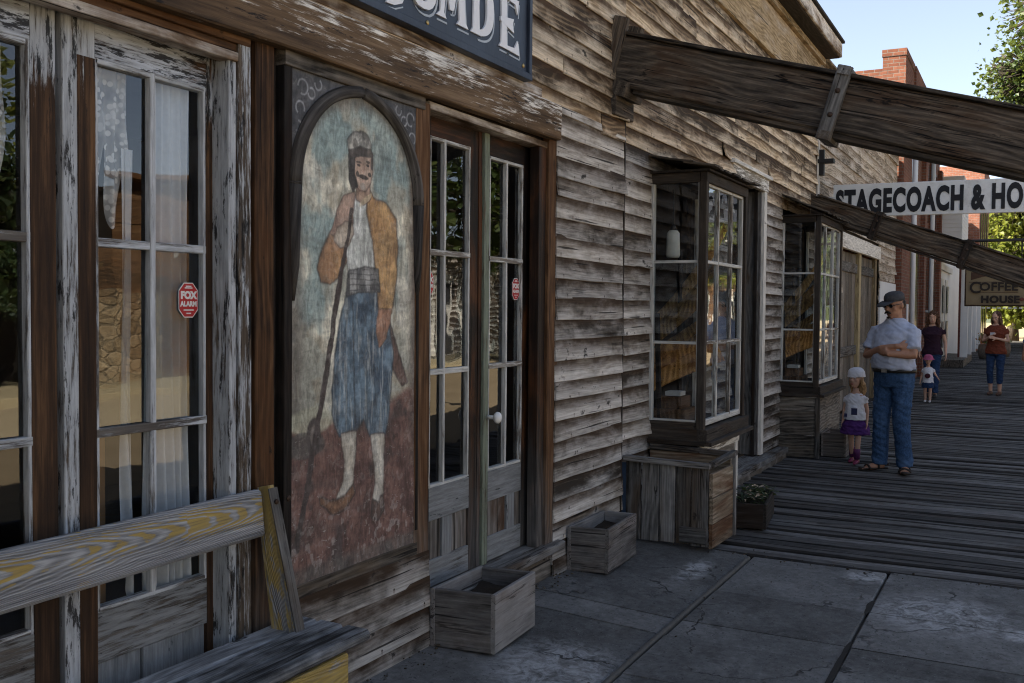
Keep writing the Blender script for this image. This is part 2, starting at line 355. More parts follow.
def cloth(name,col,transl=.35,scale=60):
    m=N(name); n=m.noise(m.objc(),scale,4)
    c=m.mix(n,tuple(q*.8 for q in col),col)
    d=m.n('ShaderNodeBsdfDiffuse'); m.put(d.inputs[0],c); t=m.n('ShaderNodeBsdfTranslucent'); m.put(t.inputs[0],c)
    x=m.n('ShaderNodeMixShader'); x.inputs[0].default_value=transl; m.t.links.new(d.outputs[0],x.inputs[1]); m.t.links.new(t.outputs[0],x.inputs[2])
    m.t.links.new(x.outputs[0],m.out.inputs[0]); return m.m
M['curtain']=cloth('white_curtain_cloth',(.86,.87,.89),.12)
def lace():
    m=N('lace'); o=m.objc(); 
    v=m.voro(o,46,'F1'); k=m.ss(v,.34,.5); n=m.ss(m.noise(o,7,3),.4,.6,.2,.6)
    k=m.math('MULTIPLY',k,n)
    d=m.n('ShaderNodeBsdfDiffuse'); d.inputs[0].default_value=(.80,.77,.74,1); t=m.n('ShaderNodeBsdfTransparent')
    x=m.n('ShaderNodeMixShader'); m.t.links.new(k,x.inputs[0]); m.t.links.new(d.outputs[0],x.inputs[1]); m.t.links.new(t.outputs[0],x.inputs[2])
    m.t.links.new(x.outputs[0],m.out.inputs[0]); return m.m
M['lace']=lace()
def brick_mat(name,c1,c2,mort,axis='Y',sc=1.0):
    m=N(name); p=m.sep(m.pos()); n=m.noise(m.pos(),9,6,.6); n2=m.noise(m.pos(),1.1,4)
    vec=m.comb(m.math('ADD',p[0],p[1]),p[2],0)
    b=m.n('ShaderNodeTexBrick'); m.put(b.inputs['Vector'],vec); b.inputs['Scale'].default_value=1.0
    b.inputs['Brick Width'].default_value=.21; b.inputs['Row Height'].default_value=.07; b.inputs['Mortar Size'].default_value=.008; b.inputs['Mortar Smooth'].default_value=.2
    m.put(b.inputs['Color1'],c1); m.put(b.inputs['Color2'],c2); m.put(b.inputs['Mortar'],mort); b.inputs['Bias'].default_value=-.1
    c=m.mix(m.ss(n,.25,.75,0,.5),b.outputs['Color'],tuple(q*.5 for q in c1))
    c=m.mix(m.ss(n2,.5,.75,0,.45),c,tuple(min(1,q*1.5) for q in c2))
    h=m.math('SUBTRACT',m.math('MULTIPLY',n,.3),m.math('MULTIPLY',b.outputs['Fac'],.8))
    return m.principled(c,.9,m.bump(h,.6,.01),.2)
M['brick']=brick_mat('red_brick',(.14,.050,.030),(.21,.085,.052),(.17,.145,.125))
M['oldbrick']=brick_mat('far_brick',(.20,.075,.045),(.27,.11,.07),(.22,.19,.17))
def stone_mat():
    m=N('rubble_stone'); p=m.pos(); v=m.n('ShaderNodeTexVoronoi'); m.put(v.inputs['Vector'],m.map(p,(3,3,5))); v.inputs['Scale'].default_value=1
    n=m.noise(p,8,7,.65)
    c=m.ramp(m.math('ADD',m.math('MULTIPLY',n,.7),m.math('MULTIPLY',m.sep(v.outputs['Color'])[0],.4)),[(.2,(.08,.055,.032)),(.5,(.20,.145,.085)),(.85,(.36,.28,.18))])
    e=m.voro(m.map(p,(3,3,5)),1,'DISTANCE_TO_EDGE'); c=m.mix(m.ss(e,.02,.08,1,0),c,(.10,.08,.055))
    return m.principled(c,.95,m.bump(m.math('ADD',n,m.ss(e,.0,.12)),.8,.03),.15)
M['stone']=stone_mat()
def concrete_mat():
    m=N('old_concrete'); p=m.pos(); gc=m.attr('gc'); rn=m.attr('rn',True)
    n1=m.noise(p,2.2,6,.6); n2=m.noise(p,22,8,.7); n3=m.noise(p,130,4,.6); sp=m.noise(p,60,2,.5)
    t=m.math('ADD',m.math('MULTIPLY',n1,.55),m.math('MULTIPLY',n2,.5)); t=m.math('ADD',t,m.math('MULTIPLY_ADD',rn,.14,-.08))
    c=m.ramp(t,[(.32,(.050,.049,.047)),(.55,(.130,.129,.126)),(.78,(.25,.248,.243))])
    c=m.mix(m.math('MULTIPLY',m.ss(sp,.62,.70),.75),c,(.03,.03,.03)); c=m.mix(m.math('MULTIPLY',m.ss(m.noise(p,95,3,.6),.62,.72),.5),c,(.30,.30,.295))
    # lime-white scuffs: fixed worn patches
    tot=None
    for (x,y,rx,ry) in [(3.90,-.62,.42,.34),(5.78,-.66,.34,.10),(5.62,-2.06,.42,.42),(6.2,-1.60,.2,.16),(5.45,-2.42,.16,.12),(3.4,-1.2,.3,.2)]:
        d=m.n('ShaderNodeVectorMath',operation='LENGTH'); m.put(d.inputs[0],m.map(p,(1/rx,1/ry,0),(-x/rx,-y/ry,0)))
        k=m.ss(d.outputs['Value'],.35,1.15,1,0); tot=k if tot is None else m.math('MAXIMUM',tot,k)
    wn=m.noise(p,13,9,.75,1.2)
    k=m.math('MULTIPLY',tot,m.ss(wn,.38,.62)); c=m.mix(m.math('MULTIPLY',k,.9),c,(.42,.425,.43)); c=m.mix(m.math('MULTIPLY',m.ss(m.noise(p,7,9,.78,.6),.56,.68),.35),c,(.24,.24,.235)); c=m.mix(m.math('MULTIPLY',m.ss(m.noise(m.map(p,(1,1,1),(9,4,0)),3.1,8,.7,.5),.54,.66),.6),c,(.045,.043,.04))
    # hairline cracks
    wv=m.vadd(p,m.n('ShaderNodeVectorMath',operation='SCALE').outputs[0]) if False else m.map(p,(1.1,1.1,0))
    ws=m.n('ShaderNodeVectorMath',operation='SCALE'); m.put(ws.inputs[0],m.noise(p,3,4,.6,color=True)); ws.inputs['Scale'].default_value=.5
    e=m.voro(m.vadd(wv,ws.outputs[0]),1.0,'DISTANCE_TO_EDGE'); ck=m.math('MULTIPLY',m.ss(e,.004,.011,1,0),m.ss(n1,.45,.6))
    c=m.mix(m.math('MULTIPLY',ck,.85),c,(.02,.02,.02))
    h=m.math('ADD',m.math('MULTIPLY',n2,.6),m.math('MULTIPLY',n3,.25)); h=m.math('SUBTRACT',h,ck)
    return m.principled(c,.88,m.bump(h,.8,.008),.3)
M['concrete']=concrete_mat()
def ground_mat(name,a,b,scale=.7):
    m=N(name); p=m.pos(); n=m.math('ADD',m.math('MULTIPLY',m.noise(p,scale,6,.6),.6),m.math('MULTIPLY',m.noise(p,scale*30,6,.7),.4))
    return m.principled(m.ramp(n,[(.3,a),(.7,b)]),.95,m.bump(n,.5,.02),.15)
M['street']=ground_mat('dusty_street',(.24,.185,.115),(.36,.285,.185))
M['terrain']=ground_mat('dry_ground',(.20,.16,.10),(.34,.275,.17))
M['hill']=ground_mat('forested_hill',(.018,.026,.014),(.05,.062,.03),.12)
def leaf_mat(name,cols,tr=.45):
    m=N(name); rn=m.attr('rn',True); n=m.noise(m.pos(),1.1,3)
    c=m.ramp(m.math('ADD',m.math('MULTIPLY',rn,.75),m.math('MULTIPLY_ADD',n,.5,-.12)),cols)
    p=m.n('ShaderNodeBsdfPrincipled'); m.put(p.inputs['Base Color'],c); p.inputs['Roughness'].default_value=.5; p.inputs['Specular IOR Level'].default_value=.3
    t=m.n('ShaderNodeBsdfTranslucent'); m.put(t.inputs[0],m.mix(.4,c,(.20,.24,.03)))
    x=m.n('ShaderNodeMixShader'); x.inputs[0].default_value=tr; m.t.links.new(p.outputs[0],x.inputs[1]); m.t.links.new(t.outputs[0],x.inputs[2])
    m.t.links.new(x.outputs[0],m.out.inputs[0]); return m.m
M['leaf_yellow']=leaf_mat('yellow_green_leaf',[(.1,(.06,.09,.016)),(.5,(.17,.20,.035)),(.9,(.30,.29,.05))],.55)
M['leaf_green']=leaf_mat('green_leaf',[(.1,(.020,.040,.012)),(.5,(.050,.080,.020)),(.9,(.10,.12,.03))],.4)
M['leaf_dark']=leaf_mat('dark_leaf',[(.1,(.012,.024,.010)),(.5,(.026,.045,.016)),(.9,(.06,.075,.022))],.3)
M['bark']=wood('bark',(.02,.016,.012),(.06,.05,.04),(.13,.11,.09),ring=.2,bumps=1.0)
# ================================================================ the weathered shop
def siding(mb, x0, x1, z0, z1, pitch, y, openings=(), U=XA, O=None, W=-YA, warp=.010, broken=.28, seg=(1.3,3.6), rnb=(0,1)):
    """overlapping boards on a wall; U along, W outward"""
    O=V(0,y,0) if O is None else O
    z=z0; r=0
    while z<z1-.02:
        h=min(pitch,z1-z); mid=z+h*.5
        iv=[(x0,x1)]
        for (a,b,c,d) in openings:
            if c-.01<mid<d+.0:
                nv=[]
                for (p,q) in iv:
                    if b<=p or a>=q: nv.append((p,q))
                    else:
                        if a>p: nv.append((p,a))
                        if b<q: nv.append((b,q))
                iv=nv
        for (p,q) in iv:
            x=p
            while x<q-.01:
                e=min(q,x+random.uniform(*seg))
                if q-e<.35: e=q
                cu=[0,0]
                if random.random()<broken: cu[random.randint(0,1)]=random.uniform(.008,.034)
                dz=random.uniform(-.006,.006)*(warp>.004)
                w=h+.020
                c=z+w/2+dz
                # the bottom edge stands proud over the board below
                mb.board(O+U*(x+.0015+random.uniform(0,.007))+ZA*(c+random.uniform(-.004,.004))+W*.004, O+U*(e-.0015)+ZA*(c+random.uniform(-.004,.004))+W*.004, w, .013, ZA, warp=warp, endj=.004,
                         wedge=(-1 if U.cross(ZA).dot(W)<0 else 1)*random.uniform(.003,.014), curl=tuple((-q_ if U.cross(ZA).dot(W)<0 else q_) for q_ in cu), rn=random.uniform(*rnb), ch=.003, segs=max(2,int((e-x)/.22)))
                x=e
        z+=pitch; r+=1
def sheet_with_holes(mb, x0,x1,z0,z1,y,holes,t=.03):
    xs=sorted(set([x0,x1]+[h[0] for h in holes]+[h[1] for h in holes])); xs=[x for x in xs if x0<=x<=x1]
    for a,b in zip(xs,xs[1:]):
        m=(a+b)/2; zs=[(z0,z1)]
        for h in holes:
            if h[0]<m<h[1]:
                n=[]
                for p,q in zs:
                    if h[3]<=p or h[2]>=q: n.append((p,q))
                    else:
                        if h[2]>p: n.append((p,h[2]))
                        if h[3]<q: n.append((h[3],q))
                zs=n
        for p,q in zs: mb.box((a,y,p),(b,y+t,q),along=2,ch=.0)
class Sash:
    """frame boards on a plane (U, Z) with outward W"""
    def __init__(s,O,U,W): s.O=Vector(O); s.U=Vector(U); s.W=Vector(W)
    def P(s,u,z,w=0): return s.O+s.U*u+ZA*z+s.W*w
    def vert(s,mb,u0,u1,z0,z1,t=.045,w=0,warp=.0,rn=None):
        c=(u0+u1)/2; mb.board(s.P(c,z0,w-t/2),s.P(c,z1,w-t/2),u1-u0,t,s.U,warp=warp,rn=rn)
    def horz(s,mb,u0,u1,z0,z1,t=.045,w=0,warp=.0,rn=None,z0b=None):
        c=(z0+z1)/2; mb.board(s.P(u0,c,w-t/2),s.P(u1,c,w-t/2),z1-z0,t,ZA,warp=warp,rn=rn)
    def glass(s,mb,u0,u1,z0,z1,w=-.02): mb.quad([s.P(u0,z0,w),s.P(u1,z0,w),s.P(u1,z1,w),s.P(u0,z1,w)])

OPEN_A=[(1.14,2.80,-.1,2.54),(2.79,3.83,.53,2.54),(3.80,5.12,-.1,2.54),(.3,5.10,2.52,2.755),(6.74,7.86,.0,2.60),(8.9,10.06,-.1,2.93),(10.95,12.35,.0,2.75)]
shop=thing('wooden_shop','long weathered clapboard shop front with two pairs of glazed doors and two projecting shop windows','shop',(6.5,0,0))
mb=MB(); siding(mb,.3,6.17,0.0,2.74,.118,-.012,OPEN_A,rnb=(0,1)); mb.build('siding',M['siding'],shop)
mb=MB(); siding(mb,.3,6.17,2.714,4.25,.118,-.012,OPEN_A,rnb=(0,1)); mb.build('siding',M['siding_high'],shop)
mb=MB(); siding(mb,6.176,12.80,0.0,2.72,.118,0.0,OPEN_A,seg=(.5,3.0)); mb.build('siding',M['siding'],shop)
mb=MB(); siding(mb,6.176,12.80,2.714,4.25,.118,0.0,OPEN_A,seg=(1.0,3.6)); mb.build('siding',M['siding_high'],shop)
mb=MB(); sheet_with_holes(mb,.3,12.86,0,4.9,.03,[(1.16,2.64,.05,2.53),(3.83,5.22,.05,2.53),(6.78,7.82,.72,2.5),(8.95,10.0,.05,2.85),(11,12.3,.78,2.6)]); mb.build('sheathing',M['darkwood'],shop)
# end wall, roof behind the false front, room
mb=MB()
siding(mb,0.0,6.0,0.0,4.8,.118,0,U=YA,O=V(12.84,0.02,0),W=XA)
mb.build('end_wall',M['siding'],shop)
mb=MB(); mb.box((.3,.1,4.50),(12.8,7.0,4.58),along=0); mb.build('roof',M['roofing'],shop)
mb=MB(); mb.box((.25,6.0,0),(12.8,6.1,4.5),along=0); mb.box((.2,.07,0),(.28,6.0,4.8),along=1); mb.build('back_wall',M['siding'],shop)
mb=MB()
mb.box((.35,4.2,-.02),(12.7,4.25,3.0),ch=0); mb.box((.32,.12,2.98),(12.75,4.3,3.02),ch=0); mb.box((5.9,.08,0),(5.95,4.2,2.97),ch=0); mb.box((8.55,.3,0),(8.6,4.2,2.97),ch=0)
mb.build('interior_wall',M['interior'],shop)
mb=MB(); mb.box((.33,.14,-.05),(12.75,4.3,.12),ch=0); mb.build('interior_floor',M['interior_floor'],shop)
# lintel beam
mb=MB(); mb.board((.4,-.03,2.602),(5.10,-.03,2.652),.20,.06,ZA,warp=.008,endj=.01,ch=.007,segs=26); lint=mb.build('lintel',M['lintel_paint'],shop)
mb=MB(); mb.board((.4,-.012,2.742),(4.90,-.012,2.782),.045,.05,ZA,warp=.006,segs=14); mb.build('lintel_cap',M['lintel'],shop)
# cornice
mb=MB()
x=.4
while x<12.86:
    e=min(12.86,x+random.uniform(1.6,3.2)); mb.board((x,-.022,4.475),(e-.003,-.022,4.475),.43,.03,ZA,warp=.004); x=e
fr=mb.build('frieze',M['frieze'],shop)
mb=MB(); mb.board((.4,-.03,4.23),(12.86,-.03,4.23),.05,.045,ZA,warp=.004); mb.board((.4,-.055,4.725),(12.87,-.055,4.725),.07,.06,ZA,warp=.003); mb.each('moulding',M['frieze'],shop)
mb=MB(); mb.box((.4,-.24,4.765),(12.93,0.3,4.79),along=0); mb.build('soffit',M['darkwood'],shop)
mb=MB(); mb.board((.4,-.255,4.86),(12.95,-.255,4.86),.17,.03,ZA,warp=.004,ch=.006); mb.board((12.945,-.25,4.86),(12.945,.3,4.86),.17,.03,ZA); mb.build('fascia',M['lintel'],shop)
mb=MB(); mb.board((.4,-.10,4.965),(12.97,-.10,4.965),.40,.03,YA); mb.build('cornice_top',M['roofing'],shop)
mb=MB(); mb.board((12.83,-.028,.05),(12.83,-.028,4.26),.07,.025,XA,warp=.003); mb.build('corner_board',M['siding'],shop)
mb=MB(); mb.board((6.18,-.020,.02),(6.18,-.020,2.86),.018,.02,XA,warp=.004); mb.build('joint_strip',M['darkwood'],shop)

# ---- left pair of glazed doors
def glazed_leaf(u0,u1,mats,cols,rows,gz0,gz1,ztop,zbot,sl,sr,y,name='door',bw_=.012):
    S=Sash((0,y,0),XA,-YA)
    f=MB(); S.vert(f,u0,u0+sl,zbot,ztop,warp=.003); a=f.build(name,mats[0],shop)
    f2=MB(); S.vert(f2,u1-sr,u1,zbot,ztop,warp=.003); f2.build('stile',mats[1],a)
    f=MB(); S.horz(f,u0+sl,u1-sr,gz1,ztop,t=.043); f.build('top_rail',mats[2],a)
    f=MB(); S.horz(f,u0+sl,u1-sr,gz0-.16,gz0,t=.043,warp=.003); S.horz(f,u0+sl,u1-sr,zbot,zbot+.13,t=.043)
    m_=(u0+u1)/2; S.vert(f,m_-.045,m_+.045,zbot+.13,gz0-.16,t=.04)
    f.build('bottom_rail',mats[3],a)
    f=MB()
    for (p,q) in ((u0+sl,m_-.045),(m_+.045,u1-sr)): S.vert(f,p,q,zbot+.125,gz0-.155,t=.015,w=-.012)
    f.build('door_panel',mats[5] if len(mats)>5 else mats[3],a)
    f=MB()
    for c in cols: S.vert(f,c-bw_,c+bw_,gz0,gz1,t=.026,warp=.003)
    for r in rows: S.horz(f,u0+sl,u1-sr,r-.014,r+.014,t=.028,warp=.004)
    # stops round the panes
    S.vert(f,u0+sl,u0+sl+.011,gz0,gz1,t=.026); S.vert(f,u1-sr-.012,u1-sr,gz0,gz1,t=.028,warp=.003); S.horz(f,u0+sl,u1-sr,gz0,gz0+.014,t=.036); S.horz(f,u0+sl,u1-sr,gz1-.016,gz1,t=.036)
    f.build('glazing_bar',mats[4],a)
    # panes set one by one, each a hair out of line
    g=MB(); us=[u0+sl]+list(cols)+[u1-sr]; zs=[gz0]+list(rows)+[gz1]
    for p,q in zip(us,us[1:]):
        for c,d in zip(zs,zs[1:]):
            tz=-.022; tx=random.uniform(-.0018,.0018); ty=random.uniform(-.0018,.0018)
            g.quad([S.P(p,c,tz+tx+ty),S.P(q,c,tz-tx+ty),S.P(q,d,tz-tx-ty),S.P(p,d,tz+tx-ty)])
    g.build('glass',M['glass'],a); return a
ML=[M['peelwhite'],M['peelbrown'],M['peelwhite'],M['peelgrey'],M['muntin']]
glazed_leaf(1.23,1.932,[M['peelwhite'],M['peelbrown'],M['peelwhite'],M['peelgrey'],M['muntin']],[1.555],[1.79,1.205],.65,2.345,2.46,.10,.10,.085,.08)
glazed_leaf(1.952,2.62,[M['peelpale'],M['peelbrown'],M['peelwhite'],M['peelgrey'],M['muntin']],[2.288],[1.79,1.205],.65,2.345,2.46,.10,.115,.10,.08)
# brown strip on the inner edge of the second leaf's stile
mb=MB(); S=Sash((0,.076,0),XA,-YA); S.vert(mb,2.003,2.066,.12,2.34,t=.05,warp=.002); mb.build('stile_strip',M['peelbrown'],shop)
fr=MB(); S=Sash((0,0.0,0),XA,-YA)
S.vert(fr,1.15,1.23,.06,2.53,t=.10,w=-.01)
S.vert(fr,2.55,2.585,.06,2.44,t=.11,w=-.002,warp=.003); S.vert(fr,2.588,2.648,.06,2.52,t=.05,w=.006,warp=.004)
fr.each('door_jamb',M['peelpale'],shop)
fr=MB(); S.vert(fr,2.668,2.766,.05,2.535,t=.07,w=.008,warp=.005); fr.build('post',M['brownwood'],shop)
fr=MB(); S.vert(fr,2.645,2.670,.05,2.53,t=.03,w=-.02); S.vert(fr,2.766,2.806,.05,2.53,t=.03,w=-.02); fr.each('post_gap',M['darkwood'],shop)
fr=MB(); S.horz(fr,1.0,2.58,2.437,2.468,t=.06,w=.012,warp=.003); fr.build('door_head',M['lintel'],shop)
fr=MB(); S.horz(fr,1.0,2.60,2.468,2.50,t=.03,w=-.005); S.horz(fr,1.0,2.64,2.50,2.545,t=.03,w=.012,warp=.003); fr.build('head_moulding',M['brownwood'],shop)
fr=MB(); S.horz(fr,1.1,2.65,.02,.095,t=.2,w=.03); fr.build('door_sill',M['basewood'],shop)

# ---- right pair of doors
D2=[M['doorbrown'],M['doorbrown'],M['doorbrown'],M['greywood'],M['sashwhite']]
dl=glazed_leaf(3.835,4.405,[M['doorbrown'],M['doorbrown'],M['doorbrown'],M['peelgrey'],M['sashwhite'],M['doorpanel']],[4.085],[1.862,1.288],.735,2.41,2.515,.255,.115,.078,.08,bw_=.009)
dr=glazed_leaf(4.497,5.08,[M['doorbrown'],M['doorbrown'],M['doorbrown'],M['peelgrey'],M['sashwhite'],M['doorpanel']],[4.722],[1.856,1.291],.735,2.395,2.515,.255,.03,.17,.08,bw_=.009)
mb=MB(); S=Sash((0,.075,0),XA,-YA); S.vert(mb,4.408,4.440,.255,2.50,t=.03,w=.0,warp=.002); mb.build('astragal_edge',M['doorbrown'],shop)
mb=MB(); S.vert(mb,4.442,4.495,.255,2.515,t=.05,w=.012,warp=.003); mb.build('astragal',M['green'],shop)
S=Sash((0,0,0),XA,-YA)
mb=MB(); S.vert(mb,5.06,5.10,.25,2.53,t=.09,w=-.04); S.vert(mb,4.945,5.03,.22,2.52,t=.06,w=.002); mb.each('door_jamb',M['doorbrown'],shop)
mb=MB(); S.vert(mb,5.032,5.165,.16,2.56,t=.04,w=.02,warp=.003); mb.build('door_casing',M['brownwood'],shop)
mb=MB(); S.vert(mb,3.680,3.795,.14,2.515,t=.06,w=.018,warp=.005); mb.build('post',M['brownwood'],shop)
mb=MB(); S.horz(mb,3.80,5.03,2.500,2.535,t=.11,w=.008,warp=.002); mb.build('door_head',M['lintel'],shop)
mb=MB(); mb.board((3.80,.03,.225),(5.19,.03,.225),.20,.05,YA,ch=.008,warp=.004,endj=.012,segs=12); stp=mb.build('door_step',M['greywood'],shop)
mb=MB(); mb.board((3.80,.02,.10),(5.17,.02,.10),.19,.05,ZA,warp=.004); mb.build('step_riser',M['basewood'],shop)
kn=MB(); kn.tube([(4.475,.055,1.03),(4.475,.015,1.03)],[.012,.010],8); kn.ell((4.475,-.005,1.03),(.029,.022,.031),14,10); kn.build('handle',M['porcelain'],dr)

# ---- bay windows
def bay(x0,x1,dep,z0,z1,rowz,colx,roofz,base,white):
    mats=(M['baywood'],M['sashwhite'])
    yf=-dep
    fb=MB(); pw=.055
    for (cx,cy) in ((x0+pw/2,yf+pw/2),(x1-pw/2,yf+pw/2)): fb.board((cx,cy,z0),(cx,cy,z1),pw,pw,XA,warp=.002)
    fb.board((x0-.02,yf+.005,z0-.035),(x1+.02,yf+.005,z0-.035),.09,.07,ZA); fb.board((x0-.03,yf-.02,z0-.088),(x1+.03,yf-.02,z0-.088),.10,.03,YA)
    fb.board((x0+.005,yf+.04,z0-.035),(x0+.005,0.0,z0-.035),.09,.05,ZA); fb.board((x0-.015,yf-.02,z0-.0885),(x0-.015,0,z0-.0885),.06,.031,XA)
    fb.board((x1-.005,yf+.04,z0-.035),(x1-.005,0.0,z0-.035),.09,.05,ZA)
    fb.board((x0,yf+.02,z1+.03),(x1,yf+.02,z1+.03),.07,.045,ZA,warp=.003); fb.board((x0+.02,yf+.05,z1+.03),(x0+.02,0,z1+.03),.07,.04,ZA); fb.board((x1-.02,yf+.05,z1+.03),(x1-.02,0,z1+.03),.07,.04,ZA)
    # sash boards on the side
    Sd=Sash((x0+.018,0,0),-YA,-XA); Sf=Sash((0,yf+.02,0),XA,-YA); Sr=Sash((x1-.018,0,0),-YA,XA)
    gz0,gz1=z0+.055,z1-.005
    Sd.horz(fb,.0,dep-pw,z0,gz0,t=.035)
    root=fb.build('bay_window',mats[0],shop)
    w=MB()
    Sd.vert(w,.0,.032,gz0,gz1,t=.05,w=.012); Sd.vert(w,dep-pw-.012,dep-pw,gz0,gz1,t=.03); Sd.horz(w,.03,dep-pw,gz0,gz0+.014,t=.03)
    for r in rowz: Sd.horz(w,.03,dep-pw,r-.010,r+.010,t=.028)
    Sf.vert(w,x0+pw,x0+pw+.022,gz0,gz1,t=.035); Sf.vert(w,x1-pw-.022,x1-pw,gz0,gz1,t=.035); Sf.horz(w,x0+pw,x1-pw,gz0-.03,gz0+.012,t=.035); Sf.horz(w,x0+pw,x1-pw,gz1-.02,gz1+.004,t=.035)
    for c in colx: Sf.vert(w,c-.013,c+.013,gz0,gz1,t=.032,warp=.002)
    for r in rowz: Sf.horz(w,x0+pw,x1-pw,r-.012,r+.012,t=.033,warp=.002)
    for S_ in (Sr,):
        S_.vert(w,.0,.03,gz0,gz1,t=.03); 
        for r in rowz: S_.horz(w,.03,dep-pw,r-.010,r+.010,t=.028)
    w.build('glazing_bar',mats[1],root)
    g=MB(); zs=[gz0]+list(rowz)+[gz1]; us=[x0+pw]+list(colx)+[x1-pw]
    for p,q in zip(us,us[1:]):
        for c,d in zip(zs,zs[1:]):
            a=random.uniform(-.002,.002); b=random.uniform(-.002,.002); e=-.017; g.quad([Sf.P(p,c,e+a),Sf.P(q,c,e+b),Sf.P(q,d,e-a),Sf.P(p,d,e-b)])
    for c,d in zip(zs,zs[1:]):
        a=random.uniform(-.001,.001); e=-.014; g.quad([Sd.P(.02,c,e+a),Sd.P(dep-pw+.01,c,e-a),Sd.P(dep-pw+.01,d,e+a),Sd.P(.02,d,e-a)]); g.quad([Sr.P(.02,c,-.014),Sr.P(dep-pw+.01,c,-.014),Sr.P(dep-pw+.01,d,-.014),Sr.P(.02,d,-.014)])
    g.build('glass',M['glass'],root)
    # shingle roof
    r=MB(); n=int((x1-x0+.2)/.11); yo=yf-.07; rz0=z1+.075
    for row in range(3):
        t0=row/3; t1=(row+1.35)/3
        for k in range(n+1):
            xx=x0-.07+(x1-x0+.14)*(k+.5)/(n+1)+random.uniform(-.01,.01)
            pa=V(xx,yo*(1-t0)+.0*t0+random.uniform(-.02,.012),rz0+(roofz-rz0)*t0+.012*(2-row)*.3+.012); pb=V(xx,yo*(1-t1),rz0+(roofz-rz0)*t1+.004)
            if pb.y>-.012: pb=pa+(pb-pa)*((-.012-pa.y)/(pb.y-pa.y))
            r.board(pa,pb,(x1-x0+.14)/(n+1)-.004,.014,XA,endj=.01)
    r.build('bay_roof',M['shingle'],root)
    r=MB(); r.box((x0-.04,yf-.03,z1+.066),(x1+.04,-.005,z1+.080)); r.build('bay_ceiling',M['darkwood'],root)
    r=MB(); r.box((x0+.05,yf+.06,z0-.03),(x1-.05,.35,z0-.005)); r.build('window_shelf',M['darkwood'],root)
    return root
bay1=bay(6.74,7.86,.42,.745,2.50,[1.94,1.363],[7.13,7.49],2.69,None,None)
bay2=bay(10.95,12.35,.42,.765,2.56,[2.005,1.39],[11.42,11.88],2.86,None,None)
# base under bay 1
S=Sash((0,-.385,0),XA,-YA)
mb=MB(); S.horz(mb,6.78,7.82,.555,.652,t=.03,w=.008); S.vert(mb,7.74,7.82,.05,.555,t=.03); S.vert(mb,6.78,6.85,.05,.555,t=.03); mb.build('base_trim',M['trimwhite'],bay1)
mb=MB(); S.horz(mb,6.85,7.74,.28,.55,t=.02,w=-.012); S.horz(mb,6.85,7.74,.03,.275,t=.02,w=-.01)
for (xx) in (6.79,7.81): mb.board((xx,-.36,.3),(xx,-.01,.3),.58,.02,ZA)
mb.build('base_board',M['basewood'],bay1)
# base under bay 2: wide grey boards
mb=MB()
z=.0
for h in (.24,.26,.155):
    mb.board((10.965,-.415,z+h/2),(10.965,-.01,z+h/2),h-.004,.03,ZA,warp=.003); mb.board((10.95,-.41,z+h/2),(12.34,-.41,z+h/2),h-.004,.03,ZA,warp=.003); z+=h
mb.build('base_board',M['basewood'],bay2)
mb=MB(); mb.board((10.945,-.424,.0),(10.945,-.424,.655),.05,.03,YA); mb.build('base_corner',M['greywood'],bay2)
# ---- single door between the bays
S=Sash((0,0,0),XA,-YA)
mb=MB(); S.vert(mb,10.055,10.16,.12,2.80,t=.05,w=.03); mb.build('door_casing',M['trimwhite'],shop)
mb=MB(); S.horz(mb,8.85,10.20,2.80,2.93,t=.05,w=.035); S.horz(mb,8.8,10.26,2.93,2.965,t=.10,w=.06); mb.build('door_head',M['trimwhite'],shop)
mb=MB(); mb.board((10.04,.10,.12),(10.04,.10,2.80),.20,.03,YA); mb.board((8.93,.10,.12),(8.93,.10,2.80),.20,.03,YA); mb.each('door_jamb',M['greywood'],shop)
S=Sash((0,.17,0),XA,-YA)
mb=MB(); S.vert(mb,8.95,9.05,.14,2.38,t=.04); S.vert(mb,9.84,10.02,.14,2.38,t=.04); S.horz(mb,9.05,9.84,2.26,2.38,t=.04); S.horz(mb,9.05,9.84,.14,.72,t=.04); S.horz(mb,8.95,10.02,2.40,2.47,t=.08,w=.03); S.vert(mb,9.86,10.02,2.47,2.80,t=.04); S.horz(mb,9.0,9.86,2.74,2.80,t=.04)
d2=mb.build('door',M['greywood'],shop)
mb=MB(); S.vert(mb,9.43,9.46,.72,2.26,t=.03); S.horz(mb,9.05,9.84,1.25,1.28,t=.03); S.horz(mb,9.05,9.84,1.75,1.78,t=.03); mb.build('glazing_bar',M['sashwhite'],d2)
mb=MB(); S.glass(mb,9.05,9.84,.72,2.26); S.glass(mb,9.0,9.86,2.47,2.74); mb.build('glass',M['glass'],d2)
mb=MB(); mb.box((8.8,-.13,.05),(10.9,.2,.105),along=0); mb.build('door_step',M['greywood'],shop)
mb=MB(); mb.box((8.8,-.11,-.02),(10.9,.05,.048),along=0); mb.build('step_riser',M['basewood'],shop)
# small iron hook in the upper wall
mb=MB(); mb.tube([(8.95,-.02,3.86),(8.95,-.09,3.85),(8.95,-.11,3.88),(8.95,-.10,3.92)],.009,6); mb.build('hook',M['iron'],shop)
